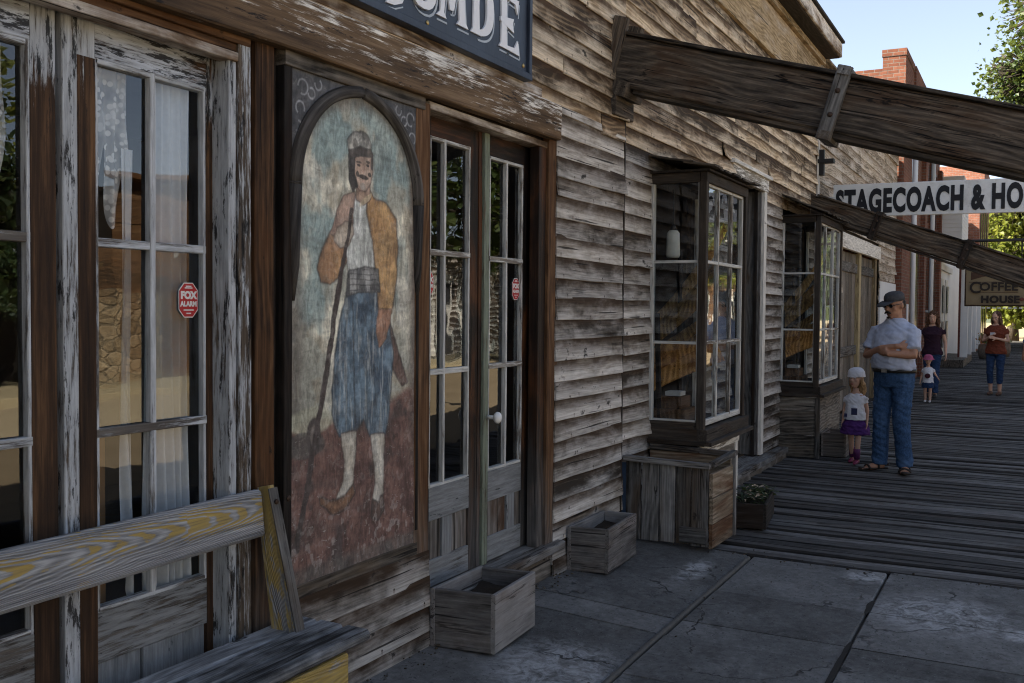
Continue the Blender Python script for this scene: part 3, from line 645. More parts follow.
# ================================================================ mural panel, sign, stickers
mural=thing('mural_panel','tall arched painted panel of a moustached man in blue breeches holding a staff','mural',(3.27,0,.5))
MX0,MX1,MZ0,MZ1=2.853,3.702,.545,2.485
MUR={'hat': [(3.204, 2.222), (3.198, 2.262), (3.231, 2.291), (3.279, 2.302), (3.326, 2.295), (3.343, 2.27), (3.338, 2.238), (3.274, 2.222)], 'hatband': [(3.204, 2.222), (3.274, 2.246), (3.341, 2.245), (3.355, 2.226), (3.28, 2.223), (3.212, 2.199)], 'face': [(3.223, 2.203), (3.28, 2.226), (3.35, 2.225), (3.356, 2.16), (3.338, 2.114), (3.304, 2.08), (3.269, 2.077), (3.241, 2.103), (3.226, 2.144)], 'hair': [(3.204, 2.205), (3.234, 2.196), (3.229, 2.13), (3.252, 2.087), (3.224, 2.067), (3.204, 2.107)], 'neck': [(3.258, 2.096), (3.333, 2.113), (3.339, 2.049), (3.298, 2.024), (3.252, 2.041)], 'shirt': [(3.23, 2.045), (3.281, 2.03), (3.339, 2.067), (3.369, 1.968), (3.406, 1.864), (3.413, 1.749), (3.209, 1.729), (3.181, 1.817), (3.208, 1.937)], 'jackl2': [(3.235, 2.056), (3.169, 2.039), (3.126, 1.964), (3.094, 1.887), (3.137, 1.865), (3.18, 1.918), (3.225, 1.939)], 'jackl': [(3.099, 1.895), (3.037, 1.825), (3.006, 1.742), (3.032, 1.7), (3.084, 1.692), (3.132, 1.713), (3.181, 1.783), (3.159, 1.839), (3.137, 1.868)], 'handl': [(3.18, 1.938), (3.131, 1.908), (3.11, 1.863), (3.142, 1.835), (3.192, 1.851), (3.225, 1.894), (3.219, 1.935)], 'jackr': [(3.333, 2.084), (3.368, 2.052), (3.454, 2.032), (3.523, 1.972), (3.544, 1.836), (3.528, 1.726), (3.495, 1.579), (3.42, 1.57), (3.395, 1.722), (3.37, 1.88), (3.322, 1.999)], 'sash': [(3.203, 1.736), (3.305, 1.757), (3.401, 1.754), (3.413, 1.665), (3.294, 1.666), (3.187, 1.647)], 'handr': [(3.417, 1.579), (3.491, 1.586), (3.482, 1.528), (3.458, 1.471), (3.415, 1.436), (3.396, 1.49)], 'trousers': [(3.187, 1.65), (3.413, 1.668), (3.481, 1.509), (3.507, 1.402), (3.502, 1.279), (3.484, 1.165), (3.461, 1.062), (3.354, 1.065), (3.303, 1.142), (3.253, 1.099), (3.148, 1.087), (3.108, 1.157), (3.098, 1.272), (3.113, 1.384), (3.141, 1.514)], 'stockl': [(3.161, 1.086), (3.25, 1.083), (3.242, 0.976), (3.227, 0.881), (3.178, 0.832), (3.13, 0.84), (3.167, 0.893), (3.177, 0.968)], 'stockr': [(3.363, 1.059), (3.452, 1.054), (3.444, 0.914), (3.438, 0.81), (3.415, 0.761), (3.374, 0.785), (3.391, 0.852), (3.378, 0.958)], 'shoel': [(3.232, 0.873), (3.243, 0.841), (3.189, 0.797), (3.11, 0.781), (3.028, 0.828), (3.023, 0.851), (3.084, 0.825), (3.178, 0.832)], 'shoer': [(3.374, 0.785), (3.421, 0.763), (3.433, 0.793), (3.451, 0.737), (3.409, 0.701), (3.362, 0.721)], 'strap': [(3.439, 1.527), (3.481, 1.53), (3.531, 1.437), (3.621, 1.271), (3.589, 1.259), (3.52, 1.331), (3.47, 1.439)]}
MURE=[((3.263, 2.172), 0.012, 0.006, 0, (40, 30, 28), 0.9), ((3.326, 2.184), 0.012, 0.006, 0, (40, 30, 28), 0.9), ((3.263, 2.186), 0.018, 0.005, 0.1, (50, 38, 34), 0.8), ((3.326, 2.198), 0.016, 0.005, -0.1, (50, 38, 34), 0.8), ((3.295, 2.128), 0.036, 0.009, 0, (40, 32, 28), 0.95), ((3.257, 2.134), 0.012, 0.012, 0.5, (40, 32, 28), 0.9), ((3.338, 2.144), 0.012, 0.01, -0.5, (40, 32, 28), 0.9), ((3.292, 2.091), 0.02, 0.016, 0, (150, 140, 128), 0.8), ((3.297, 2.156), 0.007, 0.018, 0, (150, 110, 90), 0.6), ((3.24, 2.258), 0.016, 0.02, 0, (60, 52, 48), 0.7), ((3.313, 2.041), 0.05, 0.012, 0.6, (190, 170, 130), 0.6), ((3.356, 2.195), 0.01, 0.03, 0, (60, 46, 40), 0.8)]
STAFF=[((3.224, 1.993), (3.164, 1.782), 0.011), ((3.164, 1.782), (3.098, 1.507), 0.013), ((3.098, 1.507), (2.888, 0.681), 0.015)]

def paint_mural():
    W,H=300,690
    us=np.linspace(0,1,W); vs=np.linspace(0,1,H); U,Vv=np.meshgrid(us,vs); X=MX0+(MX1-MX0)*U; Z=MZ0+(MZ1-MZ0)*Vv
    def fnoise(sx,sz,seed,oct=4):
        r=np.random.RandomState(seed); out=np.zeros((H,W)); amp=1;tot=0
        for o in range(oct):
            nx=max(2,int(sx*2**o)+2); nz=max(2,int(sz*2**o)+2); g=r.rand(nz,nx)
            gx=us*(nx-1.001); gz=vs*(nz-1.001); ix=gx.astype(int); iz=gz.astype(int); fx=gx-ix; fz=gz-iz; fx=fx*fx*(3-2*fx); fz=fz*fz*(3-2*fz)
            a=g[np.ix_(iz,ix)];b=g[np.ix_(iz,ix+1)];c=g[np.ix_(iz+1,ix)];d=g[np.ix_(iz+1,ix+1)]
            q=(a*(1-fx)+b*fx)*(1-fz[:,None])+(c*(1-fx)+d*fx)*fz[:,None]
            out+=q*amp; tot+=amp; amp*=.55
        return out/tot
    wx=(fnoise(10,22,1)-.5)*.022; wz=(fnoise(10,22,2)-.5)*.022
    Xw=X+wx; Zw=Z+wz
    lin=lambda c: np.array([(v/255/12.92 if v<=10 else ((v/255+.055)/1.055)**2.4) for v in c])
    img=np.zeros((H,W,3))
    n1=fnoise(4,9,11,5); n2=fnoise(9,20,12,5); n3=fnoise(28,60,13,3); fine=fnoise(70,150,14,2)
    def mixc(a,b,t): return a*(1-t[...,None])+b*t[...,None]
    sm=lambda x,a,b: np.clip((x-a)/(b-a),0,1)**2*(3-2*np.clip((x-a)/(b-a),0,1))
    base=mixc(lin((150,150,134)),lin((214,208,184)),sm(n1,.38,.62)); base=mixc(base,lin((150,138,112)),sm(n2,.55,.7)*.7)
    base=mixc(base,lin((112,146,148)),sm(fnoise(5,8,21,4),.50,.64)*.7)
    base=mixc(base,lin((205,200,182)),sm(fnoise(6,9,22,5),.6,.72)*.65)
    img[:]=base
    # dim border inside the arch
    cx=(MX0+MX1)/2; top=2.06
    rr=np.sqrt(((Xw-cx)/.405)**2+(np.maximum(Zw-top,0)/.385)**2)
    img=mixc(img,lin((88,78,66)),sm(rr,.80,.97)*.75)
    # ground
    gl=1.13+.10*(X-MX0)/(MX1-MX0)+.03*np.sin(X*9)
    gm=sm(gl-Zw,-.01,.03); gcol=mixc(lin((86,50,38)),lin((112,72,58)),sm(n2,.35,.65)); gcol=mixc(gcol,lin((50,36,32)),sm(fnoise(7,12,31,4),.55,.7)*.8)
    img=mixc(img,gcol,gm)
    # right margin brown
    img=mixc(img,lin((96,74,58)),sm(X,3.60,3.70)*.7*(Zw>.9))
    # pale hillock lower left
    def ell(cx_,cz_,a,b,ang=0):
        dx=Xw-cx_;dz=Zw-cz_; c,s=math.cos(ang),math.sin(ang); return np.sqrt(((dx*c+dz*s)/a)**2+((-dx*s+dz*c)/b)**2)
    e=ell(2.97,1.16,.14,.055); img=mixc(img,lin((172,170,140)),sm(1.1-e,0,.25)*.7); img=mixc(img,lin((70,64,58)),sm(1.12-ell(2.93,1.07,.12,.05),0,.2)*.8)
    img=mixc(img,lin((60,48,42)),sm(1.05-ell(2.985,1.10,.045,.075),0,.2)); img=mixc(img,lin((96,84,76)),sm(.9-ell(2.985,1.10,.03,.055),0,.3))
    def sdf(poly):
        P=np.array(poly); n=len(P); d=np.full((H,W),1e9); ins=np.zeros((H,W),bool)
        for i in range(n):
            a=P[i];b=P[(i+1)%n]; ex,ez=b-a; px=Xw-a[0];pz=Zw-a[1]; t=np.clip((px*ex+pz*ez)/(ex*ex+ez*ez+1e-12),0,1)
            d=np.minimum(d,np.hypot(px-t*ex,pz-t*ez)); c=((a[1]>Zw)!=(b[1]>Zw)); xi=(b[0]-a[0])*(Zw-a[1])/(b[1]-a[1]+1e-12)+a[0]; ins^=c&(Xw<xi)
        return np.where(ins,-d,d)
    def shape(poly,c1,c2,outline=(52,40,34),ow=.007,nz=None,streak=None):
        nonlocal img
        d=sdf(poly)-.007; m=sm(-d,-.003,.004); col=mixc(lin(c1),lin(c2),sm(n2 if nz is None else nz,.35,.65))
        if streak is not None: col=mixc(col,lin(streak),sm(fnoise(60,14,int(abs(poly[0][0])*1000)%97,3),.56,.70)*.7)
        # modelled by the painter: darker towards the edge of the shape
        col=mixc(col,lin(outline),sm(.028+d,0,.030)*.45)
        img=mixc(img,col,m); img=mixc(img,lin(outline),np.clip(1-np.abs(d)/ow,0,1)*.75)
    F=MUR
    shape(F['strap'],(70,50,42),(96,66,52))
    shape(F['trousers'],(40,66,86),(92,120,138),(24,34,42),.008,streak=(150,158,158))
    dd=np.abs(Xw-(3.245-.05*(Zw-1.2)))
    img=mixc(img,lin((26,38,48)),np.clip(1-dd/.008,0,1)*((Zw<1.62)&(Zw>1.03))*.8)
    for off in (-.10,-.05,.06,.11):
        dd=np.abs(Xw-(3.245+off*(1+.5*(1.7-Zw)))+.01*np.sin(Zw*14)); img=mixc(img,lin((36,52,64)),np.clip(1-dd/.012,0,1)*((Zw<1.66)&(Zw>1.02))*.45*(sdf(F['trousers'])<-.01))
    for k in ('stockl','stockr'): shape(F[k],(176,166,146),(198,192,176),(74,56,48),.006)
    shape(F['shoel'],(104,66,40),(132,88,50),(40,28,22),.008); shape(F['shoer'],(70,48,38),(96,66,48),(34,24,20),.007)
    shape(F['shirt'],(176,180,172),(206,208,202),(96,92,84),.006,streak=(140,142,136))
    shape(F['jackl'],(158,112,66),(190,142,70),(58,40,28),.008,n1); shape(F['jackl2'],(150,118,100),(176,142,120),(80,58,46),.006)
    shape(F['jackr'],(166,120,58),(196,150,82),(58,40,28),.009); 
    shape(F['sash'],(70,70,70),(120,120,118),(30,30,32),.006,streak=(168,168,164))
    for k in range(5):
        zc=1.665+k*.022; img=mixc(img,lin((34,34,36)),np.clip(1-np.abs(Zw-zc-.03*(Xw-3.3))/.004,0,1)*(sdf(F['sash'])<-.003)*.8)
    shape(F['handr'],(164,112,78),(184,132,96),(70,46,34),.005); shape(F['handl'],(176,158,136),(200,184,162),(90,70,56),.006)
    shape(F['neck'],(150,116,92),(170,138,112),(80,58,46),.005)
    shape(F['face'],(176,142,118),(196,166,142),(70,50,42),.006,n3)
    shape(F['hair'],(42,34,30),(62,50,44),(30,24,22),.004)
    shape(F['hat'],(120,118,110),(172,168,156),(44,40,38),.006,n3)
    shape(F['hatband'],(70,58,50),(104,90,78),(34,30,28),.004)
    for k,(c,a,b,ang,cc,al) in enumerate(MURE):
        e=ell(c[0],c[1],a,b,ang); img=mixc(img,lin(cc),sm(1.15-e,0,.35)*al)
    # staff
    for (a,b,w) in STAFF:
        d=sdf([a,b,(b[0]+.0005,b[1]),(a[0]+.0005,a[1])]); img=mixc(img,lin((52,34,28)),sm(w-np.abs(d),-.004,.003)); 
    # wear: chips and scratches of bare light ground, grime streaks
    chip=sm(n3*.55+fine*.55,.60,.66)*sm(fnoise(5,10,41,4),.45,.6); img=mixc(img,lin((196,190,178)),chip*.10)
    low=sm(1.0-Z,0,.45); chip2=sm(fnoise(40,60,43,3),.63,.70)*(.15+low); img=mixc(img,lin((170,160,152)),np.clip(chip2,0,1)*.40)
    img=mixc(img,lin((60,56,50)),sm(fnoise(3,26,44,4),.56,.75)*.28)
    img=mixc(img,lin((86,80,72)),sm(.62-Z,0,.04)*.6)
    # spandrels: near-black corners with pale scrolls
    ra=np.sqrt(((X-cx)/.425)**2+(np.maximum(Z-top,0)/.42)**2); sp=((ra>1)&(Z>top-.05))
    spc=mixc(lin((40,42,48)),lin((62,62,66)),sm(n2,.4,.6)); img=np.where(sp[...,None],spc,img)
    for sx in (-1,1):
        for (ax,az,r,ph0,ph1) in [(.36,2.42,.028,0,5.2),(.31,2.405,.020,1,6.2),(.375,2.34,.024,-1,3.6),(.385,2.27,.020,1.5,5.5),(.27,2.445,.02,2,6.5)]:
            th=np.arctan2(Z-az,(X-cx)*sx-ax); rad=np.hypot((X-cx)*sx-ax,Z-az); th=np.where(th<ph0,th+2*PI,th)
            m=np.clip(1-np.abs(rad-r)/.006,0,1)*((th<ph1))*sp; img=mixc(img,lin((150,152,156)),m*.75)
    g_=img.mean(-1,keepdims=True); img=img*.8+g_*.2*np.array([1.06,1.0,.92]); return X,Z,np.clip(img*1.25+.045*np.array([1.0,1.0,.97]),0,.85)
def mural_mesh():
    X,Z,img=paint_mural(); H,W=X.shape; wn=np.array([[.0022*mnoise.noise((x*4,z*3,1)) for x in X[0]] for z in Z[:,0]])
    edge=np.zeros((H,W)); 
    co=np.stack([X,-.0125+wn*.6,Z],-1).reshape(-1,3)
    idx=np.arange(H*W).reshape(H,W); q=np.stack([idx[:-1,:-1],idx[:-1,1:],idx[1:,1:],idx[1:,:-1]],-1).reshape(-1,4)
    me=bpy.data.meshes.new('painted_board'); me.from_pydata(co.tolist(),[],q.tolist())
    a=me.attributes.new('paint','FLOAT_COLOR','POINT'); c=np.concatenate([img.reshape(-1,3),np.ones((H*W,1))],1).astype(np.float32); a.data.foreach_set('color',c.ravel())
    me.polygons.foreach_set('use_smooth',np.ones(len(q),dtype=bool))
    return me
def mural_mat():
    m=N('mural_paint'); c=m.attrc('paint'); p=m.pos(); f=m.noise(m.map(p,(90,1,60)),1,5,.7); s=m.noise(m.map(p,(160,1,14)),1,6,.7); sc=m.noise(m.map(p,(12,1,9)),1,9,.75,1.5)
    br=m.noise(m.map(p,(34,1,11),(2,0,5),(0,.5,0)),1,6,.7,1.2); br2=m.noise(m.map(p,(9,1,24),(7,0,1),(0,-.4,0)),1,5,.7,1.5)
    hs=m.n('ShaderNodeHueSaturation'); m.put(hs.inputs['Color'],c); m.put(hs.inputs['Value'],m.math('ADD',m.ss(br,.3,.7,.62,1.30),m.ss(br2,.3,.7,-.16,.16))); c=hs.outputs[0]
    c=m.mix(m.ss(f,.35,.75,0,.35),c,m.mix(.6,c,(.05,.045,.04)),'MIX')
    c=m.mix(m.math('MULTIPLY',m.ss(sc,.63,.68),.22),c,(.42,.40,.37)); c=m.mix(m.ss(s,.66,.73,0,.6),c,(.04,.034,.03)); hv=m.noise(m.map(p,(26,1,70),(3,0,3)),1,8,.75,.8); zz=m.sep(p)[2]; c=m.mix(m.math('MULTIPLY',m.ss(hv,.60,.66),m.ss(zz,.5,1.6,.65,.25)),c,(.50,.47,.43)); gr=m.noise(m.map(p,(5,1,3)),1,7,.7); c=m.mix(m.ss(gr,.52,.75,0,.45),c,(.05,.042,.034))
    return m.principled(c,.72,m.bump(m.math('ADD',f,sc),.35,.004),.3)
o=link(bpy.data.objects.new('painted_board',mural_mesh())); o.data.materials.append(mural_mat()); o.parent=mural; o.matrix_parent_inverse=world_inv(mural)
mb=MB(); mb.box((MX0,-.0095,MZ0),(MX1,.012,MZ1),along=2); mb.build('backing_board',M['darkwood'],mural)
S=Sash((0,-.014,0),XA,-YA)
mb=MB(); S.horz(mb,2.805,3.742,2.478,2.535,t=.05,w=.012,warp=.004); mb.build('top_frame',M['basewood'],mural)
mb=MB(); S.vert(mb,2.807,2.853,.56,2.477,t=.05,w=.006,warp=.004); S.vert(mb,3.683,3.703,.6,2.20,t=.03,w=.006,warp=.003); mb.build('side_frame',M['darkwood'],mural)
mb=MB(); S.horz(mb,2.83,3.705,.475,.545,t=.02,w=.004,warp=.003); mb.build('bottom_frame',M['basewood'],mural)
# pointed arch moulding
mb=MB(); cx=(MX0+MX1)/2
for sgn in (-1,1):
    pts=[];rad=[]
    for k in range(17):
        th=PI/2*k/16; pts.append((cx+sgn*(.012+.402*math.cos(th)),-.018,2.05+.405*math.sin(th)+.012*(k/16)**6)); rad.append(.030-.006*(k/16))
    mb.tube(pts,rad,10)
    mb.tube([(cx+sgn*.414,-.018,2.06),(cx+sgn*.414,-.017,1.75),(cx+sgn*.414,-.013,1.62)],[.030,.020,.006],10)
am=mb.build('arch_moulding',wood('arch_moulding_wood',(.025,.022,.02),(.08,.073,.066),(.17,.16,.15),ring=.3,black=.2),mural)

def text_obj(name, s, size, mat, parent, mw, sx=1, bold=0.0, extr=.002, shear=0, spacing=1.0, align='LEFT'):
    cu=bpy.data.curves.new(name,'FONT'); cu.body=s; cu.size=size; cu.offset=bold; cu.extrude=extr; cu.shear=shear; cu.space_character=spacing; cu.align_x=align; cu.resolution_u=4
    t=bpy.data.objects.new(name,cu); COL.objects.link(t); dg=bpy.context.evaluated_depsgraph_get(); dg.update()
    me=bpy.data.meshes.new_from_object(t.evaluated_get(dg)); bpy.data.objects.remove(t); 
    me.transform(mw@Matrix.Diagonal((sx,1,1,1))); me.materials.clear(); me.materials.append(mat)
    me.name=name; o=link(bpy.data.objects.new(name,me)); o.parent=parent; o.matrix_parent_inverse=world_inv(parent); return o
FRONT=lambda x,y,z: Matrix.Translation((x,y,z))@Matrix.Rotation(PI/2,4,'X')           # reads from -Y
SIDE=lambda x,y,z: Matrix.Translation((x,y,z))@Matrix.Rotation(-PI/2,4,'Z')@Matrix.Rotation(PI/2,4,'X')   # reads from -X, text runs to -Y
def prism(mb, polys, y0, y1, rn=.5):
    """flat letter outlines (x,z) extruded between y0 and y1"""
    for iP,P in enumerate(polys):
        if abs(y1-y0)>.003: y0=y0-.00025
        n=len(P); vs=[V(p[0],y0,p[1]) for p in P]+[V(p[0],y1,p[1]) for p in P]
        fs=[tuple(range(n)),tuple(range(2*n-1,n-1,-1))]+[(i,(i+1)%n,n+(i+1)%n,n+i) for i in range(n)]
        mb.add(vs,fs,[tuple(v) for v in vs],rn)
# ---- dark blue name board over the doors
nb=thing('name_board','dark blue hanging board with white western lettering above the doorway','sign',(3.7,-.06,2.81))
m=N('navy_board'); n=m.noise(m.pos(),3,5); n2=m.noise(m.map(m.pos(),(60,1,6)),1,5,.7); navy=m.principled(m.mix(m.ss(n,.35,.7),(.014,.020,.034),(.030,.042,.066)),m.mix(n2,(.35,.35,.35),(.6,.6,.6)),m.bump(n2,.15,.003),.45)
mb=MB(); mb.box((2.75,-.070,2.815),(4.64,-.045,3.40),along=0); mb.build('board',navy,nb)
mb=MB()
for (a,b) in (((2.73,-.062,2.812),(4.677,-.062,2.812)),((2.73,-.062,3.40),(4.677,-.062,3.40))): mb.board(a,b,.035,.05,ZA)
mb.board((4.66,-.062,2.83),(4.66,-.062,3.38),.03,.05,XA); mb.board((2.745,-.062,2.83),(2.745,-.062,3.38),.03,.05,XA); mb.build('board_frame',navy,nb)
mb=MB()
for (x,z) in ((3.68,2.845),(4.60,2.86),(2.85,2.86),(4.60,3.34)): mb.ell((x,-.072,z),(.012,.006,.012),8,6)
mb.each('screw',plain('brass',(.45,.33,.15),.4,.8),nb)
wp=plain('sign_white',(.78,.78,.80),.5,0,.06,30)
def western(mb,x,z,w,h,ch,y0,y1):
    t=w*.30; s=w*.10; sh=h*.10   # stem, serif reach, serif height
    def stem(cx,tt=t): return [(cx-tt/2,z+sh*.9),(cx-tt*.42,z+h*.5),(cx-tt/2,z+h-sh*.9),(cx-tt/2-s,z+h),(cx+tt/2+s,z+h),(cx+tt/2,z+h-sh*.9),(cx+tt*.42,z+h*.5),(cx+tt/2,z+sh*.9),(cx+tt/2+s,z),(cx-tt/2-s,z)]
    P=[]
    if ch=='E':
        P+= [stem(x+t*.7), [(x+t*1.1,z+h),(x+w,z+h+.01*h),(x+w*.93,z+h*.74),(x+w*.80,z+h*.91),(x+t*1.1,z+h*.93)], [(x+t*1.1,z+sh*.7),(x+w*.78,z+sh*.9),(x+w*.95,z+h*.26),(x+w*1.04,z-.015*h),(x+t*1.1,z)], [(x+t*.1,z+h*.55),(x+w*.72,z+h*.62),(x+w*.66,z+h*.5),(x+w*.74,z+h*.36),(x+t*.1,z+h*.47)]]
    if ch=='M':
        P+= [[(x-w*.10,z),(x+w*.30,z),(x+w*.20,z+sh*.9),(x+w*.30,z+h*.62),(x+w*.28,z+h),(x+w*.08,z+h),(x+w*.12,z+h*.9),(x+w*.05,z+sh*.9)],
             [(x+w*.12,z+h),(x+w*.36,z+h),(x+w*.56,z+h*.42),(x+w*.50,z+h*.18),(x+w*.44,z+h*.18)],[(x+w*.50,z+h*.18),(x+w*.56,z+h*.42),(x+w*.74,z+h),(x+w*.86,z+h),(x+w*.60,z+h*.2)],
             [(x+w*.72,z+h),(x+w*1.0,z+h),(x+w*.97,z+h*.9),(x+w*1.08,z+sh*.9),(x+w*1.2,z),(x+w*.72,z),(x+w*.82,z+sh*.9),(x+w*.78,z+h*.7)]]
    if ch in 'DOC':
        n=20; oa,ob=(w*.5,h*.5); ia,ib=(w*.20,h*.38); cx=x+w*.5; cz=z+h*.5
        if ch=='D':
            P.append(stem(x+t*.7)); cx=x+t*.8; oa=w-t*.8; ia=oa-t*1.05; ib=h*.40
            th=[-PI/2+PI*k/n for k in range(n+1)]
        elif ch=='C': th=[.22*PI+1.56*PI*k/n for k in range(n+1)]
        else: th=[2*PI*k/n for k in range(n+1)]
        ex=.8
        f=lambda a,b,q:(cx+a*math.copysign(abs(math.cos(q))**ex,math.cos(q)),cz+b*math.copysign(abs(math.sin(q))**ex,math.sin(q)))
        for a_,b_ in zip(th,th[1:]): P.append([f(oa,ob,a_),f(oa,ob,b_),f(ia,ib,b_),f(ia,ib,a_)])
    prism(mb,P,y0,y1)
    return P
mb=MB(); mo=MB()
lay=[('C',3.22,.22),('O',3.525,.22),('M',3.765,.215),('D',4.055,.21),('E',4.335,.20)]
def outl(P,d,wd):
    """thin line following the lower right of each stroke"""
    out=[]
    for p in P:
        n=len(p); ar=sum(p[i][0]*p[(i+1)%n][1]-p[(i+1)%n][0]*p[i][1] for i in range(n)); q=p if ar>0 else p[::-1]
        for i in range(n):
            a,b=q[i],q[(i+1)%n]; ex,ez=b[0]-a[0],b[1]-a[1]; L=math.hypot(ex,ez)
            if L<1e-6: continue
            nx,nz=ez/L,-ex/L
            if nx*.6-nz*.9>.35: out.append([(a[0]+d,a[1]-d),(b[0]+d,b[1]-d),(b[0]+d+wd*nx,b[1]-d+wd*nz),(a[0]+d+wd*nx,a[1]-d+wd*nz)])
    return out
for ch,x,w in lay: 
    P=western(mb,x,2.90 if ch not in 'OC' else 2.893,w,.27,ch,-.078,-.0695); 
    if ch in 'OD': # one closed outline on the outside only
        out=[]
        for p in P[(1 if ch=='D' else 0):]: out+= [[(p[0][0]+.014,p[0][1]-.016),(p[1][0]+.014,p[1][1]-.016),(p[1][0]+.022,p[1][1]-.025),(p[0][0]+.022,p[0][1]-.025)]] if (p[0][1]<3.0 or p[0][0]>x+w*.6) else []
        prism(mo,out,-.0725,-.0695)
    else: prism(mo,outl(P,.013,.008),-.0725,-.0695)
prism(mb,[[(3.36,2.846),(3.42,2.850),(3.475,2.872),(3.49,2.895),(3.43,2.878),(3.37,2.864)]],-.078,-.0695)
prism(mo,[[(3.37,2.828),(3.43,2.834),(3.49,2.858),(3.49,2.864),(3.43,2.841),(3.37,2.835)]],-.0725,-.0695)
mb.build('letters',wp,nb); mo.build('letter_outline',plain('outline_paint',(.42,.46,.50),.5),nb)
# ---- alarm stickers on the panes
red=plain('sticker_red',(.42,.018,.022),.4,0,.08,40,.4); sw=plain('sticker_white',(.75,.74,.72),.45,0,.05,40)
def sticker(x,z,w,h,y,label):
    t=thing('alarm_sticker',label,'sticker',(x,y,z),group='red alarm stickers on the door panes')
    mb=MB(); oc=[(w/2*a,h/2*b) for a,b in ((-.45,1),(.45,1),(1,.55),(1,-.55),(.45,-1),(-.45,-1),(-1,-.55),(-1,.55))]
    prism(mb,[[(x+p*1.06,z+q*1.06) for p,q in oc]],y-.001,y); mb.build('backing',sw,t)
    mb=MB(); prism(mb,[[(x+p,z+q) for p,q in oc]],y-.0018,y-.001); mb.build('face',red,t)
    text_obj('lettering','FOX',h*.30,sw,t,FRONT(x,y-.002,z+h*.05),sx=w/h*1.42,bold=.0022,extr=.0003,align='CENTER')
    text_obj('lettering','ALARM',h*.215,sw,t,FRONT(x,y-.002,z-h*.185),sx=w/h*1.28,bold=.0013,extr=.0003,align='CENTER')
    mb=MB()
    for (dz,ww) in ((.37,.42),(.42,.30),(-.30,.55),(-.40,.25)): mb.box((x-w*ww/2,y-.0024,z+h*dz-.002),(x+w*ww/2,y-.0019,z+h*dz+.002),ch=0)
    mb.build('fine_print',sw,t)
    return t
sticker(2.455,1.617,.082,.112,.098,'red octagonal alarm sticker on the tall left door pane beside the white curtain')
sticker(4.862,1.705,.080,.112,.098,'small red alarm sticker on the right leaf of the dark double doors')
sticker(3.965,1.715,.080,.112,.098,'small red alarm sticker half hidden behind the post beside the mural')

# ================================================================ awning beams
def sloped_beam(name,label,X,y0,z0,y1,z1,h,w,straps,strap_h,post=True,bracket=True):
    """z0, z1: top edge heights at y0, y1"""
    a=V(X,y0,z0); b=V(X,y1,z1); d=(b-a).normalized(); up=V(0,-d.z,d.y); up=up if up.z>0 else -up
    t=thing(name,label,'beam',(X,0,0),group='sloping awning timbers on the shop front')
    mb=MB(); c=h/2
    mb.board(a-up*c,b-up*c,h,w,up,ch=.014,warp=.007,segs=60,endj=.01); mb.build('timber',M['darkbeam'],t)
    mb=MB(); mb.board(a+up*.012+d*.1,b+up*.012,w+.05,.024,XA,ch=.004,warp=.006,segs=20); mb.board(a-up*(h+.012)+d*.25,b-up*(h+.012),w*.8,.03,XA,warp=.01,segs=20); mb.build('cap_board',M['darkbeam'],t)
    for s in straps:
        p=a+d*((s-y0)/d.y); 
        st=MB()
        for sx in (-1,1): st.board(p-up*(h+strap_h)+V(sx*(w/2+.025),0,0),p+up*strap_h+V(sx*(w/2+.025),0,0),.085,.045,d,ch=.008,warp=.004)
        st.board(p+up*(strap_h*.55)-V(w/2+.06,0,0),p+up*(strap_h*.55)+V(w/2+.06,0,0),.07,.05,d); st.board(p-up*(h+strap_h*.55)-V(w/2+.06,0,0),p-up*(h+strap_h*.55)+V(w/2+.06,0,0),.07,.05,d)
        st.build('strap',M['greywood'] if strap_h>.05 else M['darkwood'],t)
        bo=MB()
        for q in (.28,.72): bo.ell(p-up*(h*q)-V(w/2+.050,0,0),(.008,.016,.016),8,6)
        bo.each('bolt',M['iron'],t)
    if bracket:
        p=a+d*.06; br=MB()
        for sx in (-1,1): br.board(p-up*(h+.13)+V(sx*(w/2+.03),0,0),p+up*.10+V(sx*(w/2+.03),0,0),.10,.055,d,ch=.01,warp=.004)
        br.board(p-up*(h+.07)-V(w/2+.08,0,0),p-up*(h+.07)+V(w/2+.08,0,0),.12,.09,d); br.board(p-up*(h+.02)+d*.12-V(w/2+.05,0,0),p-up*(h+.02)+d*.12+V(w/2+.05,0,0),.10,.09,d); br.board(V(X,-.03,z0-h-.16)-V(.16,0,0),V(X,-.03,z0-h-.16)+V(.16,0,0),.12,.06,ZA)
        br.build('wall_bracket',M['darkbeam'],t)
    if post:
        pm=MB(); pm.board((X,y1+.12,-.2),(X,y1+.12,z1-h+.02),.15,.15,XA,ch=.01,warp=.004); pm.build('post',M['darkwood'],t)
    return t
sloped_beam('awning_beam','massive dark box beam sloping out from the wall high above the nearer shop window',6.08,0.0,3.385,-3.55,2.330,.318,.20,[-1.45],.055)
sloped_beam('awning_beam','thinner dark sloping beam under the long white sign',12.55,0.0,3.04,-3.5,1.76,.255,.18,[-.82,-1.80],.035,bracket=False)

